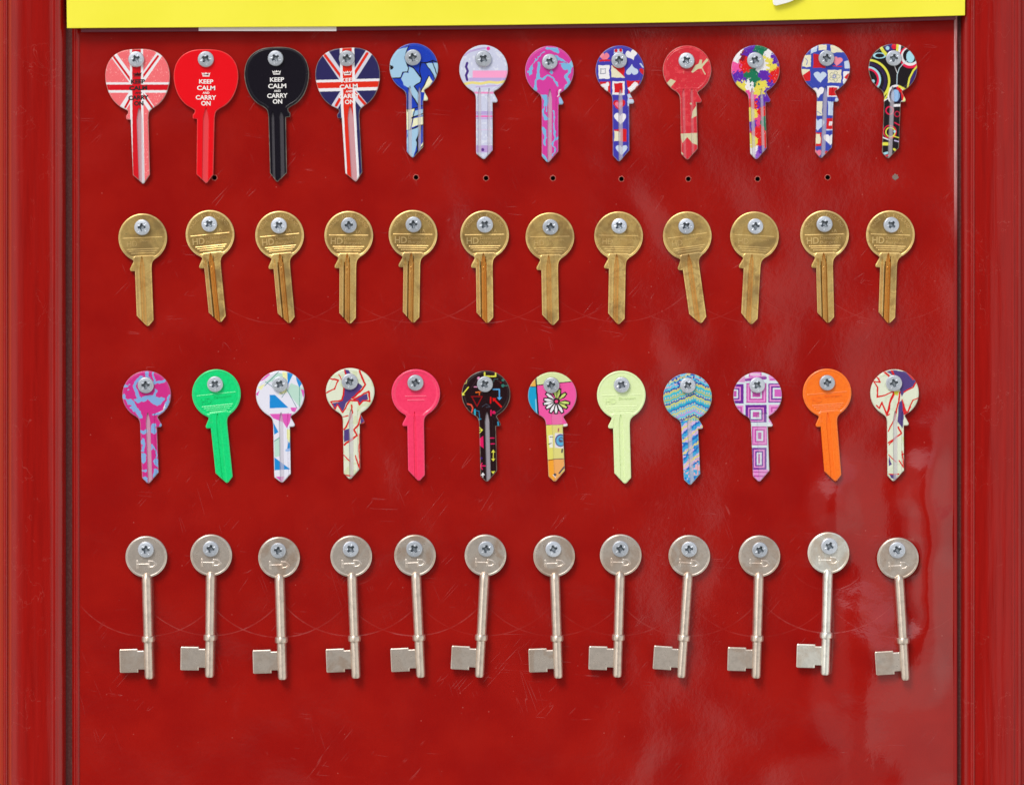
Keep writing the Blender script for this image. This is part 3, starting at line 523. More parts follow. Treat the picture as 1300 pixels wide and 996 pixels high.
def crown_parts():
    V = []; F = []
    def poly(p):
        b = len(V); V.extend([(a, c, 0) for a, c in p]); F.append(tuple(range(b, b + len(p))))
    poly([(-4.2, 2.6), (4.2, 2.6), (4.6, 1.2), (-4.6, 1.2)][::-1]); poly([(-4.6, .8), (4.6, .8), (5.6, -2.6), (3.0, -.8)][::-1])
    poly([(-4.6, .8), (-3.0, -.8), (-5.6, -2.6)][::-1]); poly([(-3.2, .8), (0, -3.0), (3.2, .8)][::-1]); poly([(-3.6, 0.2), (-1.6, .8), (-2.6, -3.0)][::-1]); poly([(1.6, .8), (3.6, .2), (2.6, -3.0)][::-1])
    return np.array([(a, -c, 0) for a, c, _ in V]), F

LET_BRASS = {}
def brass_lettering(full):
    ps = []
    if full:
        place(ps, text_mesh('HD', 8.6, 15.5, 0.025, 0.5), -15.2, 7.4, 0, TH - 0.3, 1.1)
        place(ps, text_mesh('Davenport', 5.0, 27, 0.0, 0.5), 7.8, 4.6, 0, TH - 0.3, 1.0)
        place(ps, text_mesh('Burgess', 5.0, 22, 0.0, 0.5), 5.4, 10.4, 0, TH - 0.3, 1.0)
        place(ps, text_mesh('1A', 4.6, None, 0.0, 0.5), 12.5, -4.4, 0, TH - 0.3, 1.0)
    else:
        place(ps, text_mesh('HD', 7.2, 13, 0.0, 0.5), -13.8, 7.4, 0, TH - 0.15, 0.6)
        place(ps, text_mesh('Davenport', 3.8, 22, 0.0, 0.5), 7.4, 4.6, 0, TH - 0.15, 0.5)
    if full:
        s = 'MADE IN ENGLAND'
        for i, ch in enumerate(s):
            if ch == ' ': continue
            a = math.radians(-90 + (i - 7) * 9.2)
            place(ps, text_mesh(ch, 4.2, 2.9 if ch != 'I' else 0.9, 0.0, 0.5), 24.6 * math.cos(a), 24.6 * math.sin(a), a + math.pi / 2, TH - 0.3, 1.0)
    return ps
def calm_lettering(dark):
    ps = []; z = TH + 0.06
    place(ps, crown_parts(), 0, -5.6, 0, z)
    for s, y, h, w in (('KEEP', 3.4, 5.4, 18), ('CALM', 11.6, 5.8, 23), ('AND', 17.8, 2.7, 8.6), ('CARRY', 23.8, 5.8, 26), ('ON', 31.2, 6.0, 12)):
        place(ps, text_mesh(s, h, w, 0.05 if dark else 0.03), 0.4, y, 0, z)
    return ps

protos = {}
def blank_meshes(kind, style, mat, spec=None, xf=None, letters=None, ink=None):
    """two meshes (bow, blade) of one key blank"""
    sh = sheet(kind); h, g = relief(kind, style, sh); split = 28.0 if kind[0] != 'L' else 41.0
    cols = None
    if spec is not None:
        (bx, by), ang = xf; c, s = math.cos(ang), math.sin(ang); cols = 0
        for du, dv in ((-.13, -.13), (.13, -.13), (-.13, .13), (.13, .13)):
            u, v = sh.P[:, 0] + du, sh.P[:, 1] + dv
            cols = cols + paint(np.stack([bx + u * c - v * s, by + u * s + v * c], 1), spec) / 4
        k = np.clip(g / 1.6, 0, 1)[:, None] * (0.62 if spec not in (P_red, P_black) else 0.12)
        if spec is P_worn: k = k * 0.45
        cols = cols * (1 - k) + lin((196, 190, 200)) * k
        ke = ((1 - sm(sh.d, 0.35, 0.95)) * (0.25 + 0.6 * vnoise(sh.P + 60, 5, 3)) * (0.25 if spec is P_red else 0.8))[:, None]
        cols = cols * (1 - ke) + lin((176, 166, 150)) * ke     # bare metal rim where the print has worn off
    if style in ('brass', 'brass2'):
        k = 1.0 if style == 'brass' else 0.5; P = sh.P
        rid = np.clip(lines_relief(P, (0.2, 14.6, 17.2, 19.8)), 0, 1) * (sh.d > 3); neck = 1 - sm(dline(P, [(-13, 27), (-10.5, 23.6), (12, 23.4), (14.5, 26.5)]), .3, 1.0)
        rim = (1 - sm(sh.d, 1.6, 2.6)) * (P[:, 1] < 28)
        pat = sm(sh.d, 2.0, 3.0) * (P[:, 1] < 23.4) * (1 - np.clip(rid, 0, 1))
        gg = groove(P, -1.6, 3.4, 23.2, 1.0, 14) * (1.0 if style == 'brass' else 0.55) + groove(P, -9.0, 1.4, 31, 0.45 * k, 8)
        slit = np.clip(groove(P, -5.3, 0.9, 34, 1, 8) + groove(P, 1.2, 0.9, 27, 1, 10), 0, 1) * k; strip = sm(-P[:, 0], 6.2, 6.8) * sm(P[:, 1], 36, 42) * (P[:, 0] > -11.8); pat = np.maximum(pat, slit * 1.6)
        cols = np.stack([np.clip(rid * .45 + neck * .4 + rim * .5 + strip * .45, 0, 1) * k, np.clip(gg, 0, 1), pat * k], 1)
    res = []
    for i, (V, F, idx) in enumerate(sh.build(h, BACK, split)):
        mats = [mat]; mi = [0] * len(F); cc = None if cols is None else cols[idx]
        if i == 0 and letters:
            n0 = len(V); mats.append(ink); V, F = add_parts(V, F, letters, 1, mi)
            if cc is not None: cc = np.vstack([cc, np.tile([0.45, 0, 0], (len(V) - n0, 1))])
        me = make_mesh(('bow', 'blade')[i], V, F, mats, cc)
        if len(mats) > 1 and len(me.polygons) == len(mi): me.polygons.foreach_set('material_index', mi)
        res.append(me)
    return res

def key_angle(dx, dy, tx, ty): return math.atan2(dy, dx) - math.atan2(ty, tx)
def put_key(name, cx, cy, ang, meshes, label, group, names=('bow', 'blade')):
    r = empty(name, W(cx, cy, 0), ang); tag(r, label, 'key', group)
    for nm, me in zip(names, meshes): link(nm, me, r)
    return r

# ---------------------------------------------------------------- screws
def screw_meshes():
    out = []
    for rot, sc in ((0.0, 1.0), (0.5, 1.0), (0.9, 0.97)):
        sh = Sheet(dedupe(straight(arc(10.2, 0, 360, 60))[:-1]), 0.36); P = sh.P; r = np.hypot(P[:, 0], P[:, 1])
        h = 4.3 - 0.75 * (r / 10.2) ** 2.4 - 1.0 * sm(r, 9.3, 10.3)
        c, s = math.cos(rot), math.sin(rot); Q = np.stack([c * P[:, 0] + s * P[:, 1], -s * P[:, 0] + c * P[:, 1]], 1); a = np.abs(Q)
        wid = 1.35 - 0.08 * r
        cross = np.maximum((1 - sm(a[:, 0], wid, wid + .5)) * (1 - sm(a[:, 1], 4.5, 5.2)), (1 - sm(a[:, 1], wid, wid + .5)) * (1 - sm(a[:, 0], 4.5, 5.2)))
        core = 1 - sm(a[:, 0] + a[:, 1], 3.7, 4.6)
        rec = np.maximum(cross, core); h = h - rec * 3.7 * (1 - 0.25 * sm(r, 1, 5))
        q2 = np.abs(np.stack([Q[:, 0] + Q[:, 1], Q[:, 0] - Q[:, 1]], 1)) / 1.414
        h = h - 0.35 * (1 - sm(np.minimum(q2[:, 0], q2[:, 1]), .2, .55)) * sm(r, 4, 4.6) * (1 - sm(r, 6.6, 7.4))
        (V, F, ix), = sh.build(h, -0.5); out.append(make_mesh('screw', V, F, [ZINC], np.stack([np.clip(rec[ix] * 1.2, 0, 1) * np.clip(1 - 0.5 * (r[ix] < 1.6), 0, 1)] * 3, 1)))  # recess shade painted dark in the colour attribute, paler at the centre
    return out
SCREWS = screw_meshes(); SCREW_N = [0]
def put_screw(px, py, depth, label, group):
    k = SCREW_N[0]; SCREW_N[0] += 1
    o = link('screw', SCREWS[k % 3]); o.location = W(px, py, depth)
    sc = random.uniform(0.97, 1.03); o.scale = (sc, 1, sc); o.rotation_euler = (random.uniform(-.09, .09), random.uniform(0, 1.57), random.uniform(-.09, .09))
    tag(o, label, 'screw', group)

# ---------------------------------------------------------------- rows 1 and 3
G1 = 'printed key blanks in the top row'; G3 = 'printed and coloured key blanks in the third row'
top = [  # kind, style, spec, bow centre, tip offset, screw, label, screw label
 ('L', 'L', P_flag_pink, (174.9, 100.5), (6.3, 132.7), (173.4, 75.7), 'big paddle headed key printed as a pink union flag with black KEEP CALM lettering', 'pink union flag key'),
 ('L', 'L', P_red, (261.6, 100.5), (-0.4, 132), (261.6, 75.7), 'big bright red paddle headed key with white KEEP CALM AND CARRY ON lettering', 'bright red lettered key'),
 ('Lm', 'L2', P_black, (351.4, 98), (1.2, 132.8), (350.2, 74.5), 'big black paddle headed key with white KEEP CALM AND CARRY ON lettering', 'big black lettered key'),
 ('L', 'L', P_flag_navy, (441.6, 98.7), (9.4, 131.7), (440.6, 74.5), 'big paddle headed key printed as a navy and red union flag', 'navy union flag key'),
 ('m', 'A', P_swirl, (525.4, 86.1), (-1.1, 113.9), (524.5, 73.4), 'round key printed in royal blue and pale blue shapes with black outlines', 'royal blue patterned key'),
 ('ms', 'A', P_pastel, (613.9, 88.3), (-0.5, 113.8), (613.7, 75.2), 'pale lavender key with pink and yellow stripes and a purple squiggle', 'pale lavender striped key'),
 ('m', 'B', P_squig, (697.5, 90.1), (-1.8, 116), (697.8, 78.9), 'magenta and sky blue marbled key in the top row', 'magenta marbled key of the top row'),
 ('m', 'B', P_hearts, (786.9, 89.4), (-0.9, 115.4), (786, 77), 'blue key printed with heart and square tiles, beside the plain worn red one', 'heart tile key beside the worn red one'),
 ('m', 'worn', P_worn, (872.2, 88.9), (0.7, 113.8), (871.4, 77.6), 'worn red key with its paint chipped to bare cream patches', 'worn red chipped key'),
 ('m', 'A', P_splash, (959, 88.5), (1.6, 113.6), (958.4, 77), 'key splashed with purple, yellow, red and green paint', 'paint splashed key'),
 ('m', 'B', P_hearts2, (1048.1, 87), (-5.6, 113.5), (1048.8, 74.3), 'blue heart and flower tile key, beside the black one with neon rings', 'heart and flower tile key beside the neon ring one'),
 ('m', 'B', P_rings, (1133.4, 87), (-6, 113.9), (1134.1, 74.3), 'black key printed with neon yellow, red and pale blue rings', 'black neon ring key')]
GREEN = mat_plain('green coating', (10, 224, 128), (8, 208, 118)); PINK = mat_plain('pink coating', (252, 62, 108), (246, 54, 100))
LIME = mat_plain('pale lime coating', (228, 246, 188), (222, 242, 176)); ORANGE = mat_plain('orange coating', (255, 122, 24), (250, 112, 16))
third = [
 ('m', 'B', P_swirl2, (186.3, 501), (2.5, 112.1), (185.5, 488.8), 'magenta and sky blue swirled key at the left end of the third row', 'magenta swirled key of the third row'),
 ('s', 'plain', GREEN, (274.8, 499.8), (13.4, 112.8), (273.4, 487.5), 'plain bright green key hanging slightly askew', 'bright green key'),
 ('ms', 'B', P_geo, (355.8, 500.6), (1.6, 111.6), (355.5, 487.5), 'white key printed with blue, pink and pale green triangles', 'white key with blue and pink triangles'),
 ('m', 'B', P_graf, (444.6, 497), (0, 110.7), (444.1, 484.3), 'cream key with red lines and a purple star, beside the plain pink one', 'cream and red key beside the pink one'),
 ('s', 'blob', PINK, (527.9, 499), (3.6, 110.9), (527.4, 485.7), 'plain hot pink key with a thick coating', 'hot pink key'),
 ('m', 'B', P_arrows, (617, 500.2), (1.3, 110.6), (615.6, 487.5), 'black key printed with small coloured arrows', 'black key with coloured arrows'),
 ('m', 'C', P_daisy, (701.1, 501.7), (3.6, 109.1), (700.2, 488.8), 'pink key printed with a daisy above a yellow and orange blade', 'daisy key'),
 ('s', 'plain', LIME, (788.7, 501.3), (4.6, 112.2), (789.1, 488.4), 'plain pale lime yellow key', 'pale lime key'),
 ('m', 'B', P_knit, (872.8, 503.9), (3.7, 111.1), (872.9, 489.3), 'blue, turquoise and yellow zigzag patterned key', 'blue zigzag key'),
 ('m', 'C', P_squares, (961.7, 501.7), (2.5, 109.1), (960.9, 488.8), 'purple and pink key printed with nested squares', 'purple nested squares key'),
 ('s', 'plain', ORANGE, (1049.9, 498.7), (10.6, 111.7), (1049.7, 485.7), 'plain bright orange key', 'bright orange key'),
 ('m', 'B', P_graf2, (1135.5, 498.9), (-0.9, 111.5), (1134.6, 486.1), 'cream key with jagged red lines and a purple patch, beside the plain orange one', 'cream and red key beside the orange one')]
calm_w, calm_b = calm_lettering(False), calm_lettering(True)
for grp, rows in ((G1, top), (G3, third)):
    for kind, style, spec, (bx, by), (dx, dy), (sx, sy), lab, slab in rows:
        lt_tip = {'s': (1.5, 112), 'm': (-1.5, 113.5), 'ms': (-0.5, 113.5), 'L': (1.5, 133), 'Lm': (-1.5, 133)}[kind]
        ang = key_angle(dx, dy, *lt_tip)
        if isinstance(spec, list):
            let = ink = None
            if kind[0] == 'L': let, ink = (calm_b if spec is P_flag_pink else calm_w), (BLACK_INK if spec is P_flag_pink else WHITE_INK)
            mm_ = blank_meshes(kind, style, PRINT, spec, ((bx, by), ang), let, ink)
        else:
            if style == 'blob': let = None
            else: let = brass_lettering(False)
            mm_ = blank_meshes(kind, style, spec, None, None, let, spec)
        nm = {'L': 'paddle_key', 'Lm': 'paddle_key'}.get(kind, 'printed_key' if isinstance(spec, list) else 'coated_key')
        k = put_key(nm, bx, by, ang, mm_, lab, grp)
        k.scale = (1, 1, math.hypot(dx, dy) / math.hypot(*lt_tip))
        put_screw(sx, sy, TH, 'cross head screw fixing the ' + slab, 'screws holding the keys')

# ---------------------------------------------------------------- row 2: brass blanks
BR = blank_meshes('s', 'brass', BRASS, None, None, brass_lettering(True), BRASS)
BR2 = blank_meshes('s', 'brass2', BRASS, None, None, brass_lettering(False), BRASS)
ordn = ['leftmost', 'second', 'third', 'fourth', 'fifth', 'sixth', 'seventh', 'eighth', 'ninth', 'tenth', 'eleventh', 'rightmost']
brass = [(181.3, 301.9, 6, 113, 181, 288.8, 2, 'smooth brass key under the pink swirled end of the board, leftmost of the brass row'),
 (266.7, 297.6, 12.8, 112.3, 266, 284.8, 1, 'brass key with crisp lettering tilted to the right, above the green key'),
 (355, 298.6, 11.9, 112.2, 354.3, 286.6, 1, 'brass key tilted to the right below the big black key'),
 (442.8, 298.7, 0.9, 112.1, 443, 286.1, 1, 'upright brass key below the navy union flag key'),
 (524.3, 297.5, 0, 111.7, 525.2, 285.2, 1, 'bright brass key above the plain hot pink key'),
 (615.2, 298, 3.1, 112.1, 615.6, 285.4, 1, 'brass key with crisp lettering above the black key with arrows'),
 (698.1, 300.6, 3.4, 111.3, 698.7, 288.4, 2, 'smooth faced brass key above the daisy key'),
 (785.3, 299.3, -0.5, 112, 786, 287.2, 2, 'stained brass key with a dark groove above the pale lime key'),
 (872.4, 299.3, 17.3, 111.1, 871.1, 287.5, 2, 'brass key tilted most of all, its blade swung to the right'),
 (957.8, 299.4, -4.5, 111.9, 958.7, 287.5, 2, 'smooth brass key leaning left above the purple squares key'),
 (1046.7, 297.8, 4.3, 112.6, 1046.4, 284.8, 1, 'bright brass key above the plain orange key'),
 (1130.3, 298, -2.3, 112.4, 1131, 285.7, 1, 'brass key at the right end of the brass row')]
brass[0] = brass[0][:7] + ('smooth worn brass key, leftmost of the brass row',)
for i, (bx, by, dx, dy, sx, sy, v, lab) in enumerate(brass):
    put_key('brass_key', bx, by, key_angle(dx, dy, 1.5, 112), BR if v == 1 else BR2, lab, 'brass key blanks in the second row')
    put_screw(sx, sy, TH, f'cross head screw in the {ordn[i]} brass key', 'screws holding the keys')

# ---------------------------------------------------------------- row 4: mortice keys
def lathe(name, prof, depth, mats, n=28):
    V = []; F = []
    for (v, r) in prof:
        for k in range(n):
            a = 2 * math.pi * k / n; V.append((r * math.cos(a) * S, -(depth + r * math.sin(a)) * S, -v * S))
    m = len(prof)
    for j in range(m - 1):
        for k in range(n): F.append((j * n + k, j * n + (k + 1) % n, (j + 1) * n + (k + 1) % n, (j + 1) * n + k))
    F.append(tuple(range(n))); F.append(tuple(range((m - 1) * n, m * n))[::-1])
    return make_mesh(name, V, F, mats, fix=True)
def mortice_meshes(mat, turned):
    sh = Sheet(dedupe(straight(arc(26.3, 0, 360, 110))[:-1]), 0.45); P, d = sh.P, sh.d
    h = np.full(len(P), 8.6) + edge_bevel(d, 1.6, 1.1) - 0.35 * sm(d, 1.8, 2.8)
    sym = [[(-11.5, 5.2), (-11.5, 9.5), (-11.5, 13.6)], [(-11.5, 9.6), (3.2, 9.6)], [(3.0, 13.6), (3.4, 5.6), (8.6, 6.4), (12.2, 9.9), (8.6, 13.0), (3.0, 13.6)]]
    for l in sym: h += 0.45 * (1 - sm(dline(P, l), 0.35, 1.25))
    (V, F, _), = sh.build(h, 2.4); bow = make_mesh('bow', V, F, [mat])
    dc = 8.2
    tp = [(20.6, 0.6), (21.0, 2.4), (22.2, 4.2), (24.4, 5.6), (27.5, 6.3), (30, 6.4), (60, 6.25), (101, 6.1), (110, 5.9), (151, 5.75), (153.4, 5.3), (154.6, 4.2)]
    shank = lathe('shank', tp, dc, [turned])
    col = lathe('collar', [(100.4, 5.6), (100.6, 7.2), (101.2, 7.9), (102.4, 8.2), (106.2, 8.2), (107.6, 7.8), (108.3, 7.0), (108.5, 5.6)], dc, [turned])
    q = 1.1
    bit = [(-36.8 + q, 116.2), (-13.6 - .4, 116.2), (-13.6, 116.6), (-13.6, 118.6), (-4.4, 118.6), (-4.4, 142.4), (-13.6, 142.4), (-13.6, 145.6), (-14.0, 146), (-36.8 + q, 146), (-36.8, 146 - q), (-36.8, 116.2 + q), (-36.8 + q, 116.2)]
    sb_ = Sheet(dedupe(straight(bit, 0.7)), 0.8); hb = np.full(len(sb_.P), 10.2) + edge_bevel(sb_.d, 1.1, 0.8); hb = np.where(sb_.P[:, 0] > -6.2, 10.2, hb)
    (V, F, _), = sb_.build(hb, 5.6); bt_ = make_mesh('bit', V, F, [mat])
    return [bow, shank, col, bt_]
MK = mortice_meshes(NICKEL, TURNED); MKP = mortice_meshes(NICKEL_PALE, TURNED_PALE)
mort = [(186, 706.3, 189.8, 861.2, 185.8, 697.1), (268.3, 704.3, 266.1, 859.2, 267.9, 696.1), (354.4, 707.3, 358.8, 861.2, 353.8, 698.1), (446, 705.6, 452, 858.8, 445.1, 696.5),
 (526.9, 704.6, 534.2, 858.4, 526.2, 696.1), (616.3, 704.4, 608.5, 858.2, 617.1, 696.1), (703.4, 705.4, 708.8, 858.8, 702.2, 696.5), (787.9, 704.1, 783.5, 858.2, 787.5, 696.1),
 (874.9, 705, 864.6, 858.4, 874.8, 696.7), (963.9, 705.4, 959.6, 859.8, 964.2, 697.5), (1051.5, 701.4, 1047.2, 854.7, 1052.2, 692.7), (1139.6, 708.3, 1149.2, 862.4, 1138.6, 697.7)]
mlab = ['silver mortice key below the magenta swirled key, leftmost of its row', 'silver mortice key hanging below the green key', 'silver mortice key below the white triangle printed key', 'silver mortice key below the cream key with a purple star',
 'silver mortice key tilted right, below the hot pink key', 'silver mortice key leaning left, below the black arrow printed key', 'silver mortice key below the daisy key', 'silver mortice key below the pale lime key',
 'silver mortice key leaning most to the left, below the blue zigzag key', 'silver mortice key below the purple nested squares key', 'paler whiter mortice key hung a little higher than its neighbours', 'silver mortice key tilted right, rightmost of its row']
for i, (bx, by, ex, ey, sx, sy) in enumerate(mort):
    k = put_key('mortice_key', bx, by, key_angle(ex - bx, ey - by, 0, 154.5), MKP if i == 10 else MK, mlab[i], 'silver mortice keys in the bottom row', ('bow', 'shank', 'collar', 'bit'))
    put_screw(sx, sy, 8.2, f'cross head screw in the {ordn[i]} mortice key', 'screws holding the keys')

# ---------------------------------------------------------------- the board
def mat_board():
    t = NT('glossy red paint'); tc = t.n('TexCoord').outputs['Object']
    sx = t.n('SeparateXYZ'); t.l(tc, sx.inputs[0])
    X = t.math('ADD', t.math('DIVIDE', sx.outputs['X'], S), 650.0); Y = t.math('SUBTRACT', 498.0, t.math('DIVIDE', sx.outputs['Z'], S))
    cb_ = t.n('CombineXYZ'); t.l(X, cb_.inputs[0]); t.l(Y, cb_.inputs[1]); v = cb_.outputs[0]     # photo-pixel units on the board itself
    base = t.mix(t.ramp(t.noise(v, 0.012, 4), 0.3, 0.7), rgba((154, 12, 7)), rgba((166, 20, 11)))
    base = t.mix(t.math('MULTIPLY', t.ramp(t.noise(v, 0.9, 3, 0.7), 0.35, 0.75), 0.22), base, rgba((136, 12, 10)))
    # swing marks worn by the keys
    tot = None
    arcs = [(b[4], b[5], 124 if b[6] == 1 else 121, .5) for b in brass[2:8]] + [(b[4], b[5], 122, .35) for b in brass[8:]] + [(m[4], m[5], 110.5, 1.0 if i in (0, 1, 2, 3, 4, 10) else .5) for i, m in enumerate(mort)] + \
        [(446, 696.5, 46, .3), (268, 696, 33, .5), (355, 698, 34, .5), (1052, 692.7, 56, .5)]
    msk = t.ramp(t.noise(v, 0.03, 3, 0.6), 0.40, 0.62)
    for cx, cy, R, w in arcs:
        dx = t.math('SUBTRACT', X, float(cx)); dy = t.math('SUBTRACT', Y, float(cy))
        r = t.math('SQRT', t.math('ADD', t.math('MULTIPLY', dx, dx), t.math('MULTIPLY', dy, dy)))
        a = t.math('MULTIPLY', t.math('SUBTRACT', 1.0, t.math('DIVIDE', t.math('ABSOLUTE', t.math('SUBTRACT', r, float(R))), 0.9), clamp=True), w)
        a = t.math('MULTIPLY', a, t.ramp(t.math('DIVIDE', dy, r), 0.58, 0.8))
        tot = a if tot is None else t.math('MAXIMUM', tot, a)
    tot = t.math('MULTIPLY', tot, t.math('MULTIPLY_ADD', msk, 0.7, 0.3))
    # hairline scratches in several directions
    scr = None
    for k, (rot, sc) in enumerate(((0.35, .010), (-0.7, .013), (1.5, .011), (2.4, .014))):
        m0 = t.n('Mapping'); m0.inputs['Rotation'].default_value = (0, 0, rot); t.l(v, m0.inputs['Vector'])
        mp = t.n('Mapping'); mp.inputs['Scale'].default_value = (1, 0.07, 1); mp.inputs['Location'].default_value = (k * 37, 11 * k, 0); t.l(m0.outputs[0], mp.inputs['Vector'])
        nn = t.noise(mp.outputs[0], 0.06, 1, 0.5, 0.5)
        ln = t.math('SUBTRACT', 1.0, t.math('DIVIDE', t.math('ABSOLUTE', t.math('SUBTRACT', nn, 0.60)), 0.004), clamp=True)
        ln = t.math('MULTIPLY', ln, t.math('MULTIPLY', t.ramp(t.noise(v, 0.022 + k * .004, 2), 0.54, 0.74), t.ramp(t.noise(v, 0.0065, 2), 0.42, 0.62)))
        scr = ln if scr is None else t.math('MAXIMUM', scr, ln)
    vo = t.n('TexVoronoi', feature='F1'); vo.inputs['Scale'].default_value = 0.07; t.l(v, vo.inputs['Vector'])
    dots = t.math('MULTIPLY', t.math('SUBTRACT', 1.0, t.ramp(vo.outputs['Distance'], 0.035, 0.075)), t.ramp(t.noise(v, 0.05, 2), 0.5, 0.6))
    marks = t.math('MAXIMUM', t.math('MULTIPLY', tot, 0.16), t.math('MAXIMUM', t.math('MULTIPLY', scr, 0.10), t.math('MULTIPLY', dots, 0.32)))
    c = t.mix(marks, base, rgba((226, 128, 118)))
    # the varnish film has lifted and buckled towards the lower right corner
    gx = t.ramp(X, 985.0, 1120.0)
    gy = t.ramp(Y, 560.0, 700.0)
    edge = t.math('SUBTRACT', 1.0, t.ramp(t.math('ADD', X, t.math('MULTIPLY', t.math('MAXIMUM', t.math('SUBTRACT', Y, 790.0), 0.0), 0.42)), 1196.0, 1212.0))
    zone = t.math('MULTIPLY', t.math('MULTIPLY', gx, gy), edge)
    wob = t.n('TexNoise'); wob.inputs['Scale'].default_value = 0.012; wob.inputs['Detail'].default_value = 1.5; t.l(v, wob.inputs['Vector'])
    ws = t.n('SeparateXYZ'); t.l(wob.outputs['Color'], ws.inputs[0])
    XW = t.math('ADD', X, t.math('MULTIPLY', t.math('SUBTRACT', ws.outputs[0], 0.5), 30.0)); YW = t.math('ADD', Y, t.math('MULTIPLY', t.math('SUBTRACT', ws.outputs[1], 0.5), 60.0))
    big = None
    for bx, by, rx, ry, am in ((1064, 660, 30, 46, 8.5), (1176, 610, 26, 60, 8), (1184, 700, 24, 80, 10), (1180, 800, 26, 70, 9), (1140, 850, 44, 66, 10), (1092, 800, 40, 64, 8.5), (1085, 905, 46, 70, 10), (1150, 990, 60, 70, 10), (1215, 120, 40, 160, 4)):
        qx = t.math('DIVIDE', t.math('SUBTRACT', XW, float(bx)), float(rx)); qy = t.math('DIVIDE', t.math('SUBTRACT', YW, float(by)), float(ry))
        e = t.math('EXPONENT', t.math('MULTIPLY', t.math('ADD', t.math('MULTIPLY', qx, qx), t.math('MULTIPLY', qy, qy)), -0.9))
        e = t.math('MULTIPLY', e, float(am)); big = e if big is None else t.math('ADD', big, e)
    big2 = t.noise(v, 0.0045, 2, 0.5, 0.3)
    fine = t.noise(v, 0.11, 3, 0.6)
    h = t.math('ADD', big, t.math('ADD', t.math('MULTIPLY', big2, 10.0), t.math('MULTIPLY', fine, 0.16)))
    h = t.math('ADD', h, t.math('MULTIPLY', t.math('MULTIPLY', zone, t.noise(v, 0.06, 3, 0.6)), 0.42))
    h = t.math('SUBTRACT', h, t.math('MULTIPLY', t.math('MAXIMUM', tot, scr), 0.12))
    nrm = t.bump(h, 1.0, S)
    return t.set(Base_Color=c, Roughness=t.math('MULTIPLY_ADD', t.math('MAXIMUM', tot, scr), 0.2, 0.16), Coat_Weight=0.6, Coat_Roughness=0.06, Normal=nrm, Coat_Normal=nrm)
def mat_frame():
    t = NT('frame gloss paint'); tc = t.n('TexCoord').outputs['Object']
    mp = t.n('Mapping'); mp.inputs['Scale'].default_value = (1, 1, 0.06); t.l(tc, mp.inputs['Vector'])
    n = t.noise(mp.outputs[0], 420, 3, 0.6); n2 = t.noise(tc, 60, 4, 0.6, 0.6); n3 = t.noise(mp.outputs[0], 90, 2)
    c = t.mix(t.ramp(n, 0.3, 0.8), rgba((160, 18, 12)), rgba((144, 14, 9)))
    sc = t.math('SUBTRACT', 1.0, t.math('DIVIDE', t.math('ABSOLUTE', t.math('SUBTRACT', n2, 0.60)), 0.004), clamp=True)
    c = t.mix(t.math('MULTIPLY', sc, 0.16), c, rgba((220, 130, 120)))
    h = t.math('ADD', t.math('MULTIPLY', n3, 1.0), t.math('MULTIPLY', n, 0.12))
    nb = t.bump(h, 0.4, 0.0012)
    return t.set(Base_Color=c, Roughness=0.16, Coat_Weight=0.15, Coat_Roughness=0.06, Normal=nb, Coat_Normal=nb)
def mat_edge():
    t = NT('pale topped edge strip'); tc = t.n('TexCoord').outputs['Object']; sx = t.n('SeparateXYZ'); t.l(tc, sx.inputs[0])
    Y = t.math('SUBTRACT', 498.0, t.math('DIVIDE', sx.outputs['Z'], S)); mp = t.n('Mapping'); mp.inputs['Scale'].default_value = (1, 1, 0.1); t.l(tc, mp.inputs['Vector'])
    m = t.math('MULTIPLY', t.math('SUBTRACT', 1.0, t.ramp(Y, 200.0, 318.0)), t.ramp(t.noise(mp.outputs[0], 400, 3), 0.2, 0.5))  # strip pale towards the top, red lower down
    c = t.mix(m, rgba((150, 22, 22)), rgba((206, 150, 150)))
    return t.set(Base_Color=c, Roughness=0.3)
def mat_groove():
    t = NT('dark brown groove'); tc = t.n('TexCoord').outputs['Object']; n = t.noise(tc, 900, 4, 0.7)
    return t.set(Base_Color=t.mix(t.ramp(n, 0.45, 0.7), rgba((84, 20, 18)), rgba((98, 58, 52))), Roughness=0.6)  # dark red mottled with greyer brown
BOARD, FRAME, EDGE, GROOVE = mat_board(), mat_frame(), mat_edge(), mat_groove()
HOLE = mat_simple('bare hole', (30, 18, 14), 0.9, 0.1); CHIP = mat_simple('chipped paint', (184, 84, 72), 0.6); PLUG = mat_simple('grey filler', (128, 112, 104), 0.8)

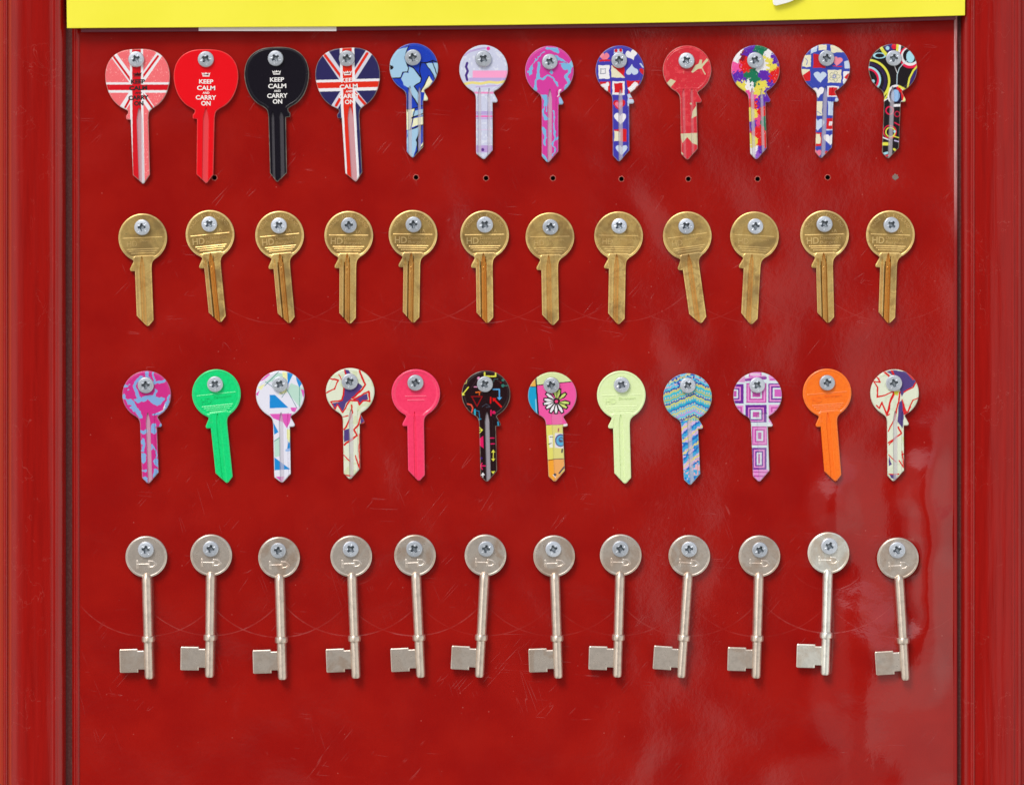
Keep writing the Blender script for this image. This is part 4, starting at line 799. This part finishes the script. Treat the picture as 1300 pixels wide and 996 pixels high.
root = tag(empty('display_board', W(650, 498, 0)), 'glossy red painted display board with framed sides, drilled holes and swing scratches', 'board')
YT, YB = -170, 1170
holes = [(272, 225.4), (528, 225), (617, 226), (702, 226), (789, 227), (874, 227), (962, 227), (1051, 225), (1137, 224.6)]
def panel():
    pts = [(100.5, YT), (1212.5, YT), (1212.5, YB), (100.5, YB)]; E_ = [(i, (i + 1) % 4) for i in range(4)]; n = 14
    for cx, cy in holes:
        b = len(pts); pts += [(cx + 2.5 * math.cos(2 * math.pi * k / n), cy + 2.5 * math.sin(2 * math.pi * k / n)) for k in range(n)]; E_ += [(b + k, b + (k + 1) % n) for k in range(n)]
    r = delaunay_2d_cdt([Vector(p) for p in pts], E_, [], 1, 1e-5); P = [tuple(p) for p in r[0]]; F = []
    for f in r[2]:
        cx, cy = sum(P[i][0] for i in f) / 3, sum(P[i][1] for i in f) / 3
        if any(math.hypot(cx - a, cy - b) < 2.45 for a, b in holes): continue
        F.append(tuple(f))
    V = [((x - 650) * S, 0, (498 - y) * S) for x, y in P]
    me = make_mesh('panel', V, F, [BOARD], smooth=False)
    bm = bmesh.new(); bm.from_mesh(me); bm.normal_update()
    for f in bm.faces:
        if f.normal.y > 0: f.normal_flip()
    ed = [e for e in bm.edges if e.is_boundary]
    g = bmesh.ops.extrude_edge_only(bm, edges=ed); bmesh.ops.translate(bm, vec=(0, 6 * S, 0), verts=[x for x in g['geom'] if isinstance(x, bmesh.types.BMVert)])
    bm.to_mesh(me); bm.free()
    link('panel', me, root)
panel()
for i, (cx, cy) in enumerate(holes):
    n = 20; V = []; F = []; mi = []
    def ring(r, d, ph=0.0):
        b = len(V); V.extend([((cx - 650 + r * (1 + ph * math.sin(3 * k + i) * .5) * math.cos(2 * math.pi * k / n)) * S, -d * S, (498 - cy + r * (1 + ph * math.cos(2 * k + i) * .5) * math.sin(2 * math.pi * k / n)) * S) for k in range(n)]); return b
    rs = [ring(3.9, 0.05, 0.28), ring(3.0, 0.35, .1), ring(2.2, 0.1), ring(2.1, -5.5)] if i != 8 else [ring(3.8, 0.05, .4), ring(3.2, 0.3, .2), ring(2.0, 0.2), ring(0.5, 0.12)]
    for j in range(3):
        for k in range(n): F.append((rs[j] + k, rs[j] + (k + 1) % n, rs[j + 1] + (k + 1) % n, rs[j + 1] + k)); mi.append(0 if j < 1 else 1)
    F.append(tuple(rs[3] + k for k in range(n))); mi.append(1)
    me = make_mesh('screw_hole', V, F, [CHIP if i != 8 else PLUG, HOLE if i != 8 else PLUG], smooth=False, fix=False); me.polygons.foreach_set('material_index', mi)
    o = link('screw_hole', me, root)
    if i == 8: tag(o, 'hole plugged with grey filler')
def moulding(name, prof, mats, idx=None):
    V = []; F = []; n = len(prof)
    for y in (YT, YB): V += [((x - 650) * S, -d * S, (498 - y) * S) for x, d in prof]
    for k in range(n - 1): F.append((k, k + 1, n + k + 1, n + k))
    me = make_mesh(name, V, F, mats, smooth=False)
    bm = bmesh.new(); bm.from_mesh(me); bm.normal_update()
    if sum(f.normal.y * f.calc_area() for f in bm.faces) > 0: bmesh.ops.reverse_faces(bm, faces=bm.faces)
    bm.to_mesh(me); bm.free()
    me.polygons.foreach_set('use_smooth', [True] * len(me.polygons)); me.set_sharp_from_angle(angle=math.radians(38))
    if idx: me.polygons.foreach_set('material_index', idx)
    return link(name, me, root)
def bead(x0, x1, d, h, n=7): return [(x0 + (x1 - x0) * (1 - math.cos(math.pi * k / n)) / 2, d + h * math.sin(math.pi * k / n)) for k in range(n + 1)]
Lo = [(-220, 12), (-20, 12), (-6, 11), (2, 10), (4.6, 9.4)]
Lp = bead(4.6, 11, 9.4, 3.4) + [(12, 8.6), (15, 9.0), (18, 11.5), (22, 13), (27, 13.8), (32, 14), (48, 14.3), (60, 14.1), (66, 13.6)] + bead(67, 73, 13.4, 0.9) + [(75, 12.9), (78, 11.2), (80, 9), (81.5, 5), (82.4, 0), (83, -3.2)]
Rp = [(1220.6, -3.2), (1221.4, 0), (1222.4, 6), (1224, 9.8), (1227, 11.6), (1230, 12)] + bead(1231, 1236.5, 12.1, 2.0) + [(1239, 12.4), (1243, 13), (1262, 13.4), (1280, 13)] + bead(1283, 1287, 12.9, 1.5) + [(1289, 12.9)] + bead(1289.5, 1293, 12.8, 0.8) + [(1294.5, 12.4), (1296, 8), (1298, 6), (1310, 5.6), (1340, 5.8), (1360, 10), (1420, 11), (1520, 11)]
JAMB_REFLECT = mat_simple('orange red paint and reflection', (176, 46, 14), 0.3); tag(moulding('outer_jamb', Lo, [JAMB_REFLECT]), 'orange red outer jamb'); moulding('frame_moulding', Lp, [FRAME, JAMB_REFLECT], [1 if 11 <= Lp[k][0] < 14.9 else 0 for k in range(len(Lp) - 1)]); moulding('frame_moulding', Rp, [FRAME])  # groove strip in the jamb's orange paints a reflection as colour
gv = moulding('groove', [(83, -3.2), (89.5, -3.4), (91, -2.6)], [GROOVE]); moulding('groove', [(1216.0, -3.0), (1218, -3.6), (1220.6, -3.2)], [GROOVE])
moulding('edge_bead', [(91, -2.6), (92.6, -0.8), (94.5, 0.6)] + bead(95.2, 100.2, 0.6, 2.2) + [(101.2, -0.4)], [FRAME])
moulding('edge_strip', [(1211.6, -0.2), (1211.8, 1.6), (1212.6, 2.3), (1214.6, 2.3), (1215.6, 1.4), (1216.0, -3.0)], [EDGE])

# ---------------------------------------------------------------- yellow sign above
def slab(name, pts, d0, d1, mats, parent, bev=0.0):
    n = len(pts); V = [((x - 650) * S, -d1 * S, (498 - y) * S) for x, y in pts] + [((x - 650) * S, -d0 * S, (498 - y) * S) for x, y in pts]
    F = [tuple(range(n)), tuple(range(n, 2 * n))[::-1]] + [(k, n + k, n + (k + 1) % n, (k + 1) % n) for k in range(n)]
    me = make_mesh(name, V, F, mats, smooth=False, fix=True)
    if bev:
        bm = bmesh.new(); bm.from_mesh(me); bmesh.ops.bevel(bm, geom=list(bm.edges), offset=bev * S, segments=2, affect='EDGES'); bm.to_mesh(me); bm.free()
    o = link(name, me, parent); return o
def mat_yellow():
    t = NT('yellow sign face'); tc = t.n('TexCoord').outputs['Object']; n = t.noise(tc, 30, 4); n2 = t.noise(tc, 1200, 2)
    c = t.mix(t.ramp(n, 0.3, 0.7), rgba((250, 242, 66)), rgba((246, 238, 58)))
    return t.set(Base_Color=c, Roughness=0.38, Normal=t.bump(n2, 0.08, 0.0001))
sg = tag(empty('yellow_sign', W(655, 20, 0)), 'bright yellow sign board across the top with part of a white letter', 'sign')
inv = Matrix.Translation(-sg.location)
bot = [(86.5, 37.2), (200, 36.4), (330, 35.6), (460, 34.8), (640, 33), (800, 30.8), (950, 28.2), (1100, 24.6), (1223.5, 21)]
YEL = mat_yellow(); MAROON = mat_simple('dark maroon', (96, 24, 40), 0.5)
a = slab('sign_face', [(84, -170)] + bot + [(1225.5, -170)], 14.2, 17.5, [YEL], sg, 0.4)
b = slab('maroon_strip', [(104, -165)] + [(x, y + 4.6) for x, y in [(104, 37)] + bot[1:-1] + [(1212, 21.4)]] + [(1212, -165)], 5.0, 13.7, [MAROON], sg, 0.3)  # dark maroon band showing along the sign's lower edge
lw = mat_simple('white letter', (244, 244, 242), 0.4)
outer = catmull([(972, -70), (974, -30), (979, -8), (981, 8.2), (992, 7.2), (1002, 4.2), (1012, -1), (1022, -9), (1030, -22), (1034, -40), (1034, -60)], 3, closed=False); inner = catmull([(1018, -60), (1018, -40), (1013, -26), (1005, -16), (995, -10.5), (988, -9), (984, -40), (984, -70)], 3, closed=False)
c_ = slab('letter', [tuple(p) for p in outer] + [tuple(p) for p in inner], 21, 23.5, [lw], sg, 0.3)
st = slab('letter_spacer', [(976, -60), (981, -60), (985, -4), (990, -3), (1004, -9), (1002, -6), (990, 1), (983, 2)], 17.5, 20.9, [lw], sg)
for o in (a, b, c_, st): o.matrix_parent_inverse = inv
bd = slab('paper_card', [(253, -60), (427.5, -60), (427.5, 40.6), (253, 40.4)], 13.8, 14.1, [mat_simple('white card', (214, 206, 208), 0.7)], None)
tag(bd, 'thin white card edge peeking out beneath the yellow sign', 'card')
for o in list(COL.objects):
    if o.parent is root: o.matrix_parent_inverse = Matrix.Translation(-root.location)

# ---------------------------------------------------------------- camera, world, sun
cam = bpy.data.objects.new('camera', bpy.data.cameras.new('camera')); COL.objects.link(cam)
cam.location = (0, -D, 0); cam.rotation_euler = (math.pi / 2, 0, 0); cam.data.sensor_width = 36; cam.data.lens = 36 * (D - 4 * S) / (1300 * S)
cam.data.clip_start = 0.01; cam.data.clip_end = 50; scene.camera = cam

w = bpy.data.worlds.new('World'); scene.world = w; w.use_nodes = True; nt = w.node_tree; nt.nodes.clear()
N = nt.nodes.new; Lk = nt.links.new
sundir = Vector((-0.42, -0.80, 0.95)).normalized()
el = math.asin(sundir.z); az_ = math.atan2(sundir.x, sundir.y)
sky = N('ShaderNodeTexSky'); sky.sky_type = 'NISHITA'; sky.sun_disc = False; sky.sun_elevation = el; sky.sun_rotation = az_; sky.dust_density = 3.0; sky.air_density = 1.0; sky.ozone_density = 1.0
bg1 = N('ShaderNodeBackground'); bg1.inputs[1].default_value = 0.11
hsv = N('ShaderNodeHueSaturation'); hsv.inputs['Saturation'].default_value = 0.45; Lk(sky.outputs[0], hsv.inputs['Color']); Lk(hsv.outputs[0], bg1.inputs[0])
bg2 = N('ShaderNodeBackground'); bg2.inputs[1].default_value = 1.0
tc = N('ShaderNodeTexCoord'); sp = N('ShaderNodeSeparateXYZ'); Lk(tc.outputs['Generated'], sp.inputs[0])
def wm(op, a, b, clamp=False):
    n = N('ShaderNodeMath'); n.operation = op; n.use_clamp = clamp
    for i, v in enumerate((a, b)):
        if hasattr(v, 'links'): Lk(v, n.inputs[i])
        else: n.inputs[i].default_value = v
    return n.outputs[0]
def wr(x, a, b, c=0.0, d=1.0):
    n = N('ShaderNodeMapRange'); n.clamp = True; n.interpolation_type = 'SMOOTHSTEP'; Lk(x, n.inputs[0])
    for i, v in enumerate((a, b, c, d)): n.inputs[i + 1].default_value = v
    return n.outputs[0]
nz = N('ShaderNodeTexNoise'); nz.inputs['Scale'].default_value = 5; nz.inputs['Detail'].default_value = 5; Lk(tc.outputs['Generated'], nz.inputs['Vector'])
nz2 = N('ShaderNodeTexNoise'); nz2.inputs['Scale'].default_value = 22; nz2.inputs['Detail'].default_value = 4; Lk(tc.outputs['Generated'], nz2.inputs['Vector'])
skyline = wm('ADD', wm('MULTIPLY', nz.outputs[0], 0.30), 0.06)
right = wr(sp.outputs['X'], 0.055, 0.13)
above = wr(wm('SUBTRACT', wm('ADD', sp.outputs['Z'], wm('MULTIPLY', right, 0.055)), skyline), -0.01, 0.03); left = wr(sp.outputs['X'], -0.16, -0.30)
gnd = wr(sp.outputs['Z'], -0.10, -0.22)
val = wm('ADD', wm('MULTIPLY', wr(nz2.outputs[0], 0.35, 0.7), 0.05), wm('ADD', 0.02, wm('ADD', wm('MULTIPLY', right, 0.40), wm('ADD', wm('MULTIPLY', left, 0.15), wm('ADD', wm('MULTIPLY', wr(sp.outputs['X'], -0.40, -0.70), 0.42), wm('MULTIPLY', wr(sp.outputs['X'], 0.40, 0.70), 0.34))))))  # unseen bright patches to the sides, added for haze and edge highlights
val = wm('ADD', val, wm('MULTIPLY', gnd, 0.18))
cmb = N('ShaderNodeCombineColor'); Lk(val, cmb.inputs[0]); Lk(wm('MULTIPLY', val, 0.98), cmb.inputs[1]); Lk(wm('MULTIPLY', val, 0.92), cmb.inputs[2]); Lk(cmb.outputs[0], bg2.inputs[0])
mx = N('ShaderNodeMixShader'); Lk(above, mx.inputs[0]); Lk(bg2.outputs[0], mx.inputs[1]); Lk(bg1.outputs[0], mx.inputs[2])
out = N('ShaderNodeOutputWorld'); Lk(mx.outputs[0], out.inputs[0])

sl = bpy.data.lights.new('sun', 'SUN'); sl.energy = 1.3; sl.angle = math.radians(22); sl.color = (1.0, 0.965, 0.91)
so = bpy.data.objects.new('sun', sl); COL.objects.link(so); so.rotation_euler = sundir.to_track_quat('Z', 'Y').to_euler(); so.location = sundir * 3

vs = scene.view_settings; vs.view_transform = 'Standard'; vs.look = 'None'; vs.gamma = 1.0; vs.exposure = 0.13
scene.cycles.use_denoising = True; scene.cycles.max_bounces = 6
